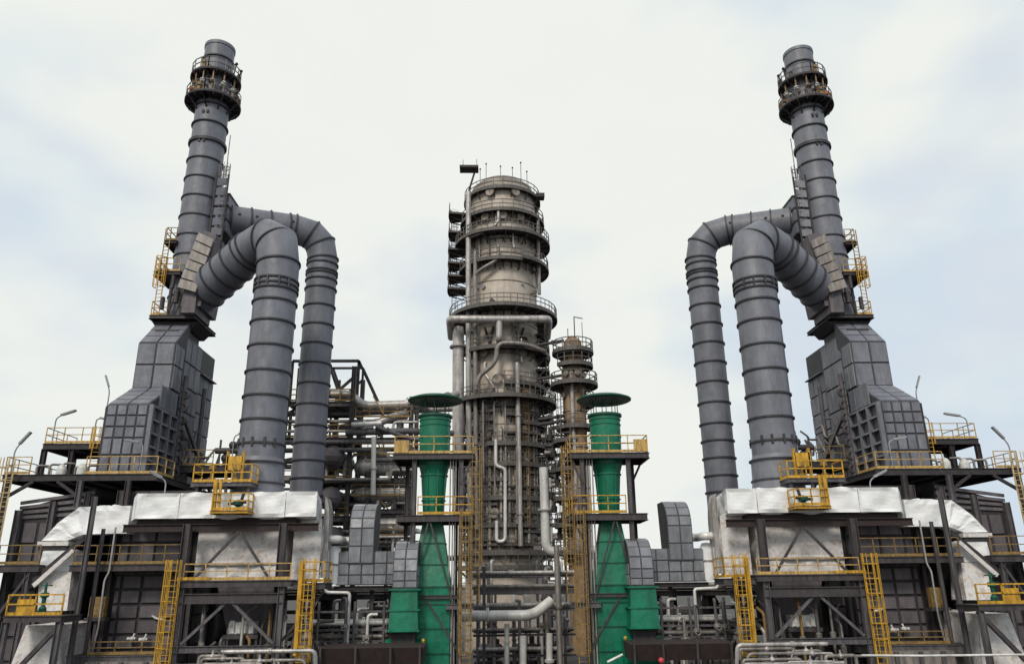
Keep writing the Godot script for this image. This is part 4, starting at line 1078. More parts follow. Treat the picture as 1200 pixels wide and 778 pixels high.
# ------------------------------------------------------------------ low pipes, vessels and canopies
func low_clutter() -> void:
	var sfx := " on the drum rack side" if S > 0.0 else " on the slim column side"
	var UP := Vector3.UP; var R := Vector3.RIGHT
	var m: MB
	var t := thing("low_canopy", "low dark brown canopy in front of the fan" + sfx, "canopy", Vector3(-8.6, 0, -46), "brown canopies")
	m = MB.new(); m.hexa([Vector3(-11.3, 2.0, -45.9), Vector3(-5.8, 2.0, -45.9), Vector3(-5.8, 2.0, -48), Vector3(-11.3, 2.0, -48), Vector3(-11.5, 2.85, -45.6), Vector3(-5.7, 2.85, -45.6), Vector3(-5.7, 2.95, -48), Vector3(-11.5, 2.95, -48)]); put(m, "roof", M.brown, t)
	for x in [-11.3, -9.4, -7.5, -5.9]:
		m = MB.new(); m.beam(Vector3(x, 0, -45.6), Vector3(x, 2.98, -45.4), 0.1); put(m, "post", M.steel, t)
	# horizontal exchangers behind the canopy
	for q in [[-10.9, 4.2, 0.36], [-8.7, 4.5, 0.42]]:
		t = thing("exchanger", "small silver exchanger shell on saddles below grey duct" + sfx, "exchanger", Vector3(q[0], 0, -54), "small exchangers below grey ducts" + sfx)
		m = MB.new(); m.tube([Vector3(q[0] - 0.9, q[1], -54), Vector3(q[0] + 0.9, q[1], -54)], q[2], 16); m.ring(Vector3(q[0] + 0.7, q[1], -54), R, q[2], q[2] + 0.12, 0.1, 16); m.ring(Vector3(q[0] - 0.7, q[1], -54), R, q[2], q[2] + 0.12, 0.1, 16); put(m, "shell", M.pipe, t)
		for dx in [-0.6, 0.4]:
			m = MB.new(); m.bx(q[0] + dx, q[0] + dx + 0.2, 0, q[1], -54.2, -53.8); put(m, "saddle", M.steel, t)
	pipe("header_pipe", "bright silver header pipe running below the grey cross duct" + sfx, [Vector3(-13.2, 3.95, -51.4), Vector3(-8.3, 3.95, -51.4)], 0.2, M.pipe_w, "header pipes below grey ducts", 0.4)
	pipe("header_pipe", "dull silver header pipe low behind the brown canopy" + sfx, [Vector3(-13.4, 3.15, -51.0), Vector3(-8.4, 3.15, -51.0)], 0.15, M.pipe_d, "dull header pipes", 0.4)
	t = thing("pipe_bench", "grey steel pipe bench under the cross duct" + sfx, "pipe rack", Vector3(-10.5, 0, -50.6), "pipe benches")
	for x in [-12.6, -10.4, -8.6]:
		m = MB.new(); m.beam(Vector3(x, 0, -50.6), Vector3(x, 5.2, -50.6), 0.14); put(m, "post", M.steel_l, t)
	for yy in [2.9, 3.55, 4.6]:
		m = MB.new(); m.beam(Vector3(-13.0, yy, -50.65), Vector3(-8.4, yy, -50.65), 0.12); put(m, "rail", M.steel_l, t)
	# upright pipes with valves between frame and duct
	for i in 16:
		var x := rng.randf_range(-13.2, -8.2)
		var h := rng.randf_range(2.6, 5.4)
		var zz := rng.randf_range(-56.5, -49.2)
		t = pipe("upright_pipe", "thin upright pipe with valve below the grey cross duct" + sfx, [Vector3(x, 0, zz), Vector3(x, h, zz), Vector3(x + rng.randf_range(-1.2, 1.2), h, zz - rng.randf_range(0.0, 1.0))], rng.randf_range(0.06, 0.13), [M.pipe, M.pipe_d, M.steel_l, M.pipe_w][i % 4], "upright pipes below grey duct" + sfx, 0.25)
		m = MB.new(); m.ball(Vector3(x, h * 0.7, zz), 0.2); m.tube([Vector3(x, h * 0.7, zz), Vector3(x, h * 0.7, zz + 0.4)], 0.05, 6); m.beam(Vector3(x - 0.17, h * 0.7, zz + 0.4), Vector3(x + 0.17, h * 0.7, zz + 0.4), 0.04); m.ring(Vector3(x, h * 0.7, zz + 0.42), Vector3.BACK, 0.15, 0.2, 0.05, 12); put(m, "valve", M.pipe_d, t)
	# silver pipes along the foot of the support frame
	var k := 0
	for q in [[-16.5, -11.5, 2.8, -45.0, 0.13], [-15.4, -12.0, 2.35, -44.9, 0.1], [-19.0, -15.8, 2.15, -45.1, 0.09], [-17.2, -11.6, 1.85, -44.8, 0.12]]:
		pipe("frame_pipe", ["longest bright silver", "short silver", "thin outer silver", "lowest silver"][k] + " pipe along frame foot" + sfx, [Vector3(q[0], q[2], q[3]), Vector3(q[1], q[2], q[3]), Vector3(q[1] + 0.1, q[2] - 1.4, q[3] - 0.2)], q[4] * 0.85, [M.pipe, M.pipe_d, M.pipe_d, M.pipe][k], "pipes along frame feet", 0.3)
		k += 1
	for i in 9:
		var xa := -18.2 + rng.randf_range(0.0, 3.6); var xb := xa + rng.randf_range(1.2, 3.4); var yy := 1.55 + 0.13 * i
		t = pipe("manifold_pipe", "silver manifold pipe crossing in front of the frame foot" + sfx, [Vector3(xa, 0.3, -44.4 - 0.08 * i), Vector3(xa, yy, -44.4 - 0.08 * i), Vector3(xb, yy, -44.4 - 0.08 * i), Vector3(xb, yy - rng.randf_range(0.5, 1.2), -44.5 - 0.08 * i)], 0.06 + 0.02 * (i % 3), [M.pipe, M.pipe_d, M.pipe_d][i % 3], "manifold pipes" + sfx, 0.18, false)
		m = MB.new(); m.ball(Vector3(lerpf(xa, xb, 0.5), yy, -44.4 - 0.08 * i), 0.15); m.tube([Vector3(lerpf(xa, xb, 0.5), yy, -44.4 - 0.08 * i), Vector3(lerpf(xa, xb, 0.5), yy + 0.3, -44.4 - 0.08 * i)], 0.05, 6); put(m, "valve", M.pipe, t)
	for i in 20:
		var x := rng.randf_range(-19.0, -12.8)
		var h := rng.randf_range(2.6, 5.2)
		var zz := rng.randf_range(-49.0, -46.6)
		t = pipe("burner_pipe", "dim upright pipe with fitting under preheater walkway" + sfx, [Vector3(x, 0, zz), Vector3(x, h, zz), Vector3(x + rng.randf_range(-0.5, 0.5), h + 0.3, zz - 0.4)], rng.randf_range(0.05, 0.11), [M.pipe_d, M.steel_l, M.ochre, M.pipe][i % 4], "burner pipes" + sfx, 0.2)
		m = MB.new(); m.lathe(Vector3(x, h * 0.55, zz), [[0.02, 0], [0.16, 0.05], [0.18, 0.4], [0.05, 0.5]], 10); put(m, "fitting", M.pipe_d, t)
	for q in [[-13.2, 4.1, -48.2], [-12.6, 3.6, -47.6]]:
		t = thing("filter_pot", "rusty grey filter pot near inner preheater ladder" + sfx, "vessel", Vector3(q[0], 0, q[2]), "filter pots" + sfx)
		m = MB.new(); m.lathe(Vector3(q[0], 0, q[2]), [[0.1, 0], [0.1, 1.8], [0.34, 2.0], [0.34, q[1] - 0.3], [0.18, q[1]], [0.1, q[1] + 0.6]], 14); put(m, "body", M.pipe_d, t)
		m = MB.new(); m.ring(Vector3(q[0], q[1] - 0.35, q[2]), UP, 0.3, 0.44, 0.1, 14); put(m, "flange", M.steel_l, t)
	# two storey equipment bay that closes the view under the ducts
	t = thing("equipment_bay", "dark low steel bay full of pipes behind the fans" + sfx, "steel frame", Vector3(-15, 0, -60), "low equipment bays")
	for x in [-25.0, -19.0, -13.0, -7.0]:
		for zz in [-56.5, -66.0]:
			m = MB.new(); m.ibeam(Vector3(x, 0, zz), Vector3(x, 5.6, zz), 0.34, 0.34, R); put(m, "post", M.steel, t)
	for yy in [3.0, 5.6]:
		m = MB.new(); m.bx(-25.2, -6.8, yy, yy + 0.14, -66.2, -56.3); put(m, "floor", M.brown, t)
		m = MB.new(); m.ibeam(Vector3(-25.2, yy - 0.2, -56.3), Vector3(-6.8, yy - 0.2, -56.3), 0.2, 0.36); put(m, "beam", M.steel, t)
	for i in 9:
		var x := -24.0 + i * 2.0
		var yb: float = [0.0, 3.14][i % 2]
		var e := thing("bay_vessel", "dark upright vessel inside the low equipment bay" + sfx, "vessel", Vector3(x, yb, -59), "bay vessels" + sfx)
		m = MB.new(); m.lathe(Vector3(x, yb, -59), [[0.3, 0], [0.62, 0.2], [0.64, 1.6], [0.4, 2.1], [0.12, 2.3]], 16); put(m, "shell", [M.casing_c, M.pipe_d, M.steel_l][i % 3], e)
		m = MB.new(); m.ring(Vector3(x, yb + 1.5, -59), UP, 0.6, 0.76, 0.1, 16); put(m, "flange", M.steel_l, e)
	for i in 5:
		pipe("bay_pipe", "dim silver pipe lying along the low equipment bay" + sfx, [Vector3(-24.8, [0.9, 1.9, 3.5, 4.4, 5.95][i], -57.2 - 0.3 * i), Vector3(-7.2, [0.9, 1.9, 3.5, 4.4, 5.95][i], -57.2 - 0.3 * i)], 0.13 + 0.03 * (i % 3), [M.pipe, M.pipe_d][i % 2], "bay pipes" + sfx)
	# pale kerb wall and pipe along the furnace foot
	t = thing("foundation_block", "pale concrete plinth below the furnace walkway" + sfx, "plinth", Vector3(-23, 0, -47), "concrete plinths")
	m = MB.new(); m.bx(-24.6, -20.4, 0, 2.2, -49, -46.9); put(m, "block", M.beige, t)
	for x in [-23.9, -22.6, -21.2]:
		m = MB.new(); m.bx(x - 0.12, x + 0.12, 0, 2.2, -46.9, -46.75); put(m, "pilaster", M.steel_l, t)

# ------------------------------------------------------------------ central fractionating column
func main_column() -> void:
	var UP := Vector3.UP
	var c := Vector3(-0.55, 0, -82)
	var r := 3.87
	var t := thing("fractionating_column", "huge beige clad column ringed by many dark platforms", "column", c)
	var m := MB.new()
	m.lathe(c, [[r + 0.1, 0], [r + 0.1, 9.0], [r, 9.2], [r, 49.9], [r - 0.1, 50.0]], 64); put(m, "shell", M.clad, t)
	m = MB.new(); m.lathe(c, [[r - 0.1, 50.0], [r - 0.25, 50.6], [r - 1.0, 51.4], [1.5, 51.8], [0.01, 51.9]], 64); put(m, "head", M.clad_b, t)
	for yy in [41.2, 39.6, 37.9, 33.0, 29.5, 23.2, 21.9, 19.2, 17.4, 13.8, 12.2, 10.0, 45.1, 49.0]:
		m = MB.new(); m.ring(c + UP * yy, UP, r - 0.02, r + 0.07, 0.1, 64); put(m, "band", M.clad_b if int(yy * 10) % 3 else M.pipe_d, t)
	# platforms: [deck height seen at front edge pixel, outer radius, from, to]
	for q in [[217, 4.5, -180, 180], [243, 4.9, -130, 115], [266, 5.5, -112, 118], [297, 5.3, 25, 118], [300, 5.0, -95, 25], [354, 6.1, -180, 180], [404, 5.2, -70, 105], [446, 4.7, 0, 100], [461, 5.75, -180, 180], [492, 4.6, 20, 110], [518, 4.9, -110, 100], [542, 4.75, -30, 110], [560, 4.5, -100, 5], [582, 4.7, -100, 100], [598, 4.5, 10, 100], [614, 4.6, -80, 60], [630, 4.4, -90, 0], [646, 4.7, -110, 110], [664, 4.9, -100, 100]]:
		var yy := W(590, q[0], 82.0 - q[1]).y
		var p := Node3D.new(); p.name = "platform"; t.add_child(p, true)
		var full: bool = q[3] - q[2] > 300
		ring_deck(p, c + UP * yy, r - 0.05, q[1], q[2], q[3], M.galv, M.galv, 26 if full else maxi(5, int((q[3] - q[2]) / 14.0)), 0.07, 0.9)
		if q[0] in [243, 266, 300, 354]:
			for i in 13:
				var a := deg_to_rad(-75.0 + i * 12.5)
				m = MB.new(); m.beam(c + Vector3(sin(a), 0, cos(a)) * (r + 0.3) + UP * (yy - 1.0), c + Vector3(sin(a), 0, cos(a)) * (r + 0.3) + UP * (yy - 0.1), 0.16); put(m, "hanger", M.dark, p)
	# stacked ladder landings on the outer left flank
	for py in [248, 270, 290, 306, 321, 336]:
		var p := Node3D.new(); p.name = "landing"; t.add_child(p, true)
		ring_deck(p, c + UP * (W(537, py, 81.0).y), r, 6.3, -104, -80, M.galv, M.galv, 3, 0.07, 0.8)
	for i in 6:
		var p := Node3D.new(); p.name = "landing"; t.add_child(p, true)
		ring_deck(p, c + UP * (15.0 + i * 2.0), r, 5.3, 62, 104, M.galv, M.galv, 3)
	for i in 5:
		var p := Node3D.new(); p.name = "landing"; t.add_child(p, true)
		ring_deck(p, c + UP * (27.0 + i * 1.35), r, 5.1, 66, 110, M.galv, M.galv, 3)
	ladder(t, c + Vector3(-5.6, 36.0, -0.6), 11.5, Vector3(-0.3, 0, 0.9).normalized(), M.dark)
	ladder(t, c + Vector3(4.75, 14.0, 1.6), 11.0, Vector3(0.6, 0, 0.8).normalized(), M.dark)
	# small tray service ledges on the front
	for i in 5:
		for a in [-24, 8]:
			if (i + a) % 4 == 3: continue
			var p := Node3D.new(); p.name = "service_ledge"; t.add_child(p, true)
			var yy: float = 25.0 - i * 0.95 - (0.4 if a > 0 else 0.0)
			var g := MB.new(); g.ring(c + UP * yy, UP, r, r + 0.75, 0.14, 6, a - 9, a + 9); put(g, "deck", M.steel, p)
			var e := MB.new(); rail_into(e, ring_pts(c + UP * yy, r + 0.7, a - 9, a + 9, 2), 0.45, 0.06); put(e, "handrail", M.steel_l, p)
	# manways with dark covers
	for q in [[-30, 29.6], [28, 29.6], [-10, 26.6], [14, 26.5], [40, 31.5], [-28, 45.6], [0, 45.6], [28, 45.6], [-20, 48.6], [20, 48.6], [-25, 20.8], [12, 18.0], [30, 14.6], [-14, 12.9]]:
		var a := deg_to_rad(q[0]); var d := Vector3(sin(a), 0, cos(a))
		m = MB.new(); m.tube([c + d * (r - 0.1) + UP * q[1], c + d * (r + 0.45) + UP * q[1]], 0.36, 14); m.ring(c + d * (r + 0.45) + UP * q[1], d, 0.1, 0.48, 0.12, 16); put(m, "manway", M.clad_b, t)
	# dark braces (rainbow hangers) beneath the ring header
	for a in [-22, 24]:
		for s in [-1, 1]:
			var a0 := deg_to_rad(a); var a1 := deg_to_rad(a + s * 7.0)
			m = MB.new(); m.beam(c + Vector3(sin(a0), 0, cos(a0)) * (r + 0.3) + UP * 30.6, c + Vector3(sin(a1), 0, cos(a1)) * (r + 0.3) + UP * 32.4, 0.2); put(m, "hanger_brace", M.dark, t)
	# small fittings scattered over the front: nozzles, boxes, short bent lines
	ladder(t, c + Vector3(-1.9, 10.0, r + 0.2), 13.5, Vector3(-0.3, 0, 1).normalized(), M.galv)
	ladder(t, c + Vector3(2.1, 9.5, r - 0.4), 15.0, Vector3(0.5, 0, 0.9).normalized(), M.ochre)
	ladder(t, c + Vector3(1.2, 26.5, r + 0.1), 6.5, Vector3(0.3, 0, 1).normalized(), M.steel_l)
	for i in 14:
		var a := deg_to_rad(-78.0 + i * 12.0 + rng.randf_range(-4.0, 4.0)); var d := Vector3(sin(a), 0, cos(a))
		var y0 := rng.randf_range(8.5, 14.0); var y1 := y0 + rng.randf_range(6.0, 13.0)
		m = MB.new(); m.tube(bend([c + d * (r + 0.1) + UP * y0, c + d * (r + 0.45) + UP * (y0 + 0.4), c + d * (r + 0.45) + UP * y1, c + d * (r - 0.1) + UP * (y1 + 0.4)], 0.4), rng.randf_range(0.09, 0.2), 10)
		put(m, "riser", [M.pipe, M.pipe_d, M.clad_b][i % 3], t)
	for q in [[474, -60, -5], [482, 10, 60], [503, -85, -20], [505, 25, 95], [530, -90, -35], [552, 30, 95], [570, 0, 60], [590, -60, -10], [604, -95, -30], [622, 20, 95], [638, -40, 40]]:
		var p := Node3D.new(); p.name = "half_deck"; t.add_child(p, true)
		ring_deck(p, c + UP * (W(590, q[0], 77.6).y), r - 0.05, 4.45, q[1], q[2], M.galv, M.galv, 4, 0.05, 1.0, 0.2)
	for i in 90:
		var a := deg_to_rad(rng.randf_range(-85.0, 85.0)); var d := Vector3(sin(a), 0, cos(a))
		var yy := rng.randf_range(9.5, 36.0) if i < 70 else rng.randf_range(36.0, 49.0)
		m = MB.new()
		if i % 3 == 0:
			m.tube([c + d * (r - 0.1) + UP * yy, c + d * (r + 0.5) + UP * yy], 0.15, 10); m.ring(c + d * (r + 0.5) + UP * yy, d, 0.05, 0.26, 0.1, 12)
			put(m, "nozzle", [M.clad_b, M.pipe_d, M.steel][i % 3], t)
		elif i % 3 == 1:
			var side := Vector3(cos(a), 0, -sin(a))
			m.tube(bend([c + d * (r - 0.1) + UP * yy, c + d * (r + 0.35) + UP * yy, c + d * (r + 0.35) + UP * (yy - rng.randf_range(0.8, 2.4)), c + d * (r + 0.3) + side * rng.randf_range(-0.9, 0.9) + UP * (yy - 2.6)], 0.25), rng.randf_range(0.06, 0.13), 8)
			put(m, "small_line", [M.pipe, M.pipe_d, M.pipe_w, M.steel][(i / 3) % 4], t)
		else:
			m.tube([c + d * (r - 0.05) + UP * yy, c + d * (r + 0.22) + UP * yy], 0.2 + 0.1 * (i % 2), 4)
			put(m, "junction_box", [M.steel, M.ochre, M.lampgrey][(i / 3) % 3], t)
	# top fittings
	m = MB.new(); m.bx(c.x - 5.0, c.x - 2.8, 52.5, 52.8, -80.6, -79.2); m.beam(Vector3(c.x - 4.6, 52.8, -79.3), Vector3(c.x - 4.6, 53.5, -79.3), 0.06); m.beam(Vector3(c.x - 3.0, 52.8, -79.3), Vector3(c.x - 3.0, 53.6, -79.3), 0.06); m.beam(Vector3(c.x - 4.0, 49.5, -80), Vector3(c.x - 3.2, 52.5, -80), 0.2); put(m, "davit_platform", M.dark, t)
	for q in [[-2.6, 1.1], [-1.9, 1.8], [-0.2, 1.5], [1.2, 1.3], [2.9, 0.8], [2.2, 2.0]]:
		m = MB.new(); m.beam(c + Vector3(q[0], 50.6, 2.0), c + Vector3(q[0], 51.6 + q[1], 2.0), 0.07); m.ball(c + Vector3(q[0], 51.6 + q[1], 2.0), 0.11); put(m, "vent_post", M.steel, t)
	m = MB.new(); m.bx(c.x + 3.9, c.x + 4.9, 48.9, 49.4, -80.6, -79.6); put(m, "light_bracket", M.dark, t)
	# pipework of the column: each pipe a thing
	var G := "pipes clamped to the beige column"
	pipe("ring_header", "pale header pipe hooked across the beige column's front", [W(529, 396, 80.5), W(527, 375, 78.0), W(529, 374, 76.9), W(641, 374, 76.9), W(643, 375, 78.0), W(641, 396, 80.5)], 0.42, M.pipe, "", 0.8, false)
	pipe("riser_pipe", "pale drop pipe from the middle of the ring header", [W(585, 374, 76.9), W(585, 397, 76.9), W(585, 401, 78.0)], 0.34, M.pipe, G, 0.4, false)
	pipe("riser_pipe", "thick pale vertical pipe on the column's drum rack flank", [W(537, 384, 79.0), W(537, 470, 79.0), W(537, 610, 79.0)], 0.62, M.pipe, G, 0.4)
	pipe("riser_pipe", "slim pale vertical pipe beside the thick flank pipe", [W(549, 225, 78.6), W(549, 470, 78.6), W(551, 600, 78.6)], 0.3, M.pipe, G, 0.4)
	pipe("riser_pipe", "dull slim vertical pipe between flank pipe and column front", [W(557, 295, 78.2), W(557, 450, 78.2), W(559, 620, 78.2)], 0.24, M.pipe_d, G, 0.4)
	pipe("loop_pipe", "dull pipe sweeping from the column's high manways", [W(584, 287, 77.3), W(584, 304, 77.3), W(566, 314, 77.6), W(556, 322, 78.2), W(556, 350, 78.3)], 0.2, M.pipe_d, G, 0.8, false)
	pipe("loop_pipe", "dull pipe hoop under the third platform", ring_pts(c + UP * 43.0, r + 0.25, -22, 22, 8), 0.16, M.pipe_d, G, 0.3, false)
	pipe("loop_pipe", "pale pipe sweeping above the second highest platform", [W(584, 240, 77.4), W(584, 262, 77.4), W(570, 270, 77.6), W(550, 278, 78.5)], 0.17, M.pipe, G, 0.7, false)
	pipe("loop_pipe", "pale pipe bending across the column above the lower wide platform", [W(640, 412, 77.5), W(612, 402, 76.6), W(582, 402, 76.6), W(582, 424, 76.8), W(560, 442, 77.2), W(558, 458, 77.4)], 0.25, M.pipe_d, G, 1.2, false)
	pipe("riser_pipe", "pale upright pipe on the slim column flank of the front", [W(606, 425, 77.3), W(609, 560, 77.3), W(610, 640, 77.3)], 0.22, M.pipe, G, 0.3)
	pipe("loop_pipe", "thin white zigzag pipe down the lower column front", [W(581, 515, 77.2), W(581, 546, 77.2), W(592, 549, 77.2), W(592, 634, 77.2), W(582, 635, 77.2), W(582, 610, 77.2)], 0.17, M.pipe_w, G, 0.4, false)
	pipe("transfer_pipe", "white transfer pipe dropping beside column and turning out low", [W(637, 548, 76), W(640, 647, 76), W(700, 645, 76), W(722, 640, 76)], 0.45, M.pipe_w, G, 1.0)
	pipe("transfer_pipe", "thin white pipe hugging the white transfer pipe", [W(644, 560, 76.4), W(646, 640, 76.4)], 0.18, M.pipe_w, G, 1.0)
	pipe("riser_pipe", "dull vertical pipe high on the column's far flank", [W(630, 250, 79.5), W(632, 345, 79.5)], 0.2, M.pipe_d, G, 0.3)
	for i in 4: pipe("riser_pipe", "thin dull pipe strung below the lower wide platform", [W(566 + i * 13, 470, 77.4), W(567 + i * 13, 560 + i * 18, 77.4)], 0.1, M.pipe_d, "thin pipes under the wide platform", 0.3, false)

# ------------------------------------------------------------------ slim rusty column
func slim_column() -> void:
	var UP := Vector3.UP
	var c := Vector3(6.55, 0, -76)
	var t := thing("slim_column", "slim rusty brown column with dark platforms and bare pipes", "column", c)
	var m := MB.new()
	m.lathe(c, [[1.15, 0], [1.15, 28.0], [0.95, 28.3], [0.95, 30.0], [0.5, 30.5], [0.01, 30.6]], 28); put(m, "shell", M.rust, t)
	for yy in [27.0, 24.5, 22.6, 19.0, 15.0, 11.0]:
		m = MB.new(); m.ring(c + UP * yy, UP, 1.1, 1.24, 0.14, 28); put(m, "band", M.clad_b, t)
	for q in [[28.9, 2.1, -180, 180], [27.4, 2.0, -60, 130], [25.4, 2.4, -180, 180], [23.4, 2.0, 20, 130], [21.0, 1.9, -160, 120], [19.6, 2.3, -130, -20], [16.8, 2.3, -140, -20], [14.0, 2.3, -130, -10], [11.5, 2.3, -140, -20], [9.0, 2.3, -130, -10]]:
		var p := Node3D.new(); p.name = "platform"; t.add_child(p, true)
		ring_deck(p, c + UP * q[0], 0.95, q[1], q[2], q[3], M.galv, M.galv, maxi(4, int((q[3] - q[2]) / 24.0)), 0.08, 0.8)
	m = MB.new(); m.beam(c + Vector3(0.2, 30, 0.6), c + Vector3(0.2, 32.6, 0.6), 0.1); m.beam(c + Vector3(0.2, 32.6, 0.6), c + Vector3(1.1, 32.4, 0.6), 0.08); m.beam(c + Vector3(1.0, 29, 0.6), c + Vector3(1.0, 32.0, 0.6), 0.06); m.beam(c + Vector3(-0.5, 30, 0.6), c + Vector3(-0.5, 31.3, 0.6), 0.08); put(m, "davit", M.steel, t)
	for q in [[-40, 26.4], [10, 26.4], [45, 26.2], [-15, 29.4], [30, 23.6], [-60, 24.2]]:
		var a := deg_to_rad(q[0]); var d := Vector3(sin(a), 0, cos(a))
		m = MB.new(); m.tube([c + d * 0.9 + UP * q[1], c + d * 1.4 + UP * q[1]], 0.2, 10); m.ring(c + d * 1.4 + UP * q[1], d, 0.05, 0.3, 0.1, 12); put(m, "nozzle", M.clad_b, t)
	ladder(t, c + Vector3(-1.3, 8, 0.3), 16.5, Vector3(-0.9, 0, 0.4).normalized(), M.dark)
	var G := "pipes between the slim and the beige column"
	pipe("riser_pipe", "pale upright pipe clamped to slim rusty column", [c + Vector3(-0.35, 26.5, 1.25), c + Vector3(-0.35, 9, 1.25)], 0.2, M.pipe, G)
	for q in [[30.2, 0.0], [26.6, -0.4], [22.2, 0.3], [21.6, 0.8], [18.5, -0.6]]:
		pipe("bridge_pipe", "dark pipe bridging from slim column to beige column", [c + Vector3(-0.9, q[0], q[1]), c + Vector3(-3.6, q[0] - 0.15, q[1] - 1.2)], 0.17, M.steel, "bridge pipes between columns", 0.3)
	for q in [[4.3, 18.6], [4.6, 15.8], [4.2, 13.2], [4.7, 10.6], [4.4, 8.4], [4.0, 20.2], [5.0, 17.2], [3.9, 14.5], [5.1, 12.0], [4.0, 9.5]]:
		t = thing("relief_valve", "dark relief valve cluster beside the slim rusty column", "valve", Vector3(q[0], q[1], -76.5), "relief valves by slim column")
		m = MB.new(); m.tube(bend([Vector3(q[0] - 0.9, q[1], -76.5), Vector3(q[0], q[1], -76.5), Vector3(q[0], q[1] + 0.9, -76.5), Vector3(q[0] + 1.2, q[1] + 0.9, -76.3)], 0.4), 0.22, 10); put(m, "body", M.pipe_d, t)
		m = MB.new(); m.lathe(Vector3(q[0], q[1] - 0.5, -76.4), [[0.02, 0], [0.3, 0.05], [0.34, 0.6], [0.14, 0.8], [0.14, 1.3], [0.01, 1.32]], 12); put(m, "bonnet", M.dark, t)
	t = thing("relief_rack", "thin steel rack carrying relief valves beside slim column", "steel frame", Vector3(4.3, 0, -76.6))
	for x in [3.6, 5.2]:
		m = MB.new(); m.beam(Vector3(x, 0, -76.9), Vector3(x, 21.5, -76.9), 0.2); put(m, "post", M.steel, t)
	for i in 6:
		m = MB.new(); m.bx(3.5, 5.4, 6.2 + i * 2.6, 6.34 + i * 2.6, -77.4, -76.2); put(m, "deck", M.grating, t)
		handrail(t, [Vector3(3.5, 6.34 + i * 2.6, -76.2), Vector3(5.4, 6.34 + i * 2.6, -76.2)], M.steel, 1.0, 0.07)
	for i in 7:
		m = MB.new(); m.beam(Vector3(3.6, 3.0 + i * 2.9, -76.9), Vector3(5.2, 3.0 + i * 2.9, -76.9), 0.18); put(m, "rung_beam", M.steel, t)

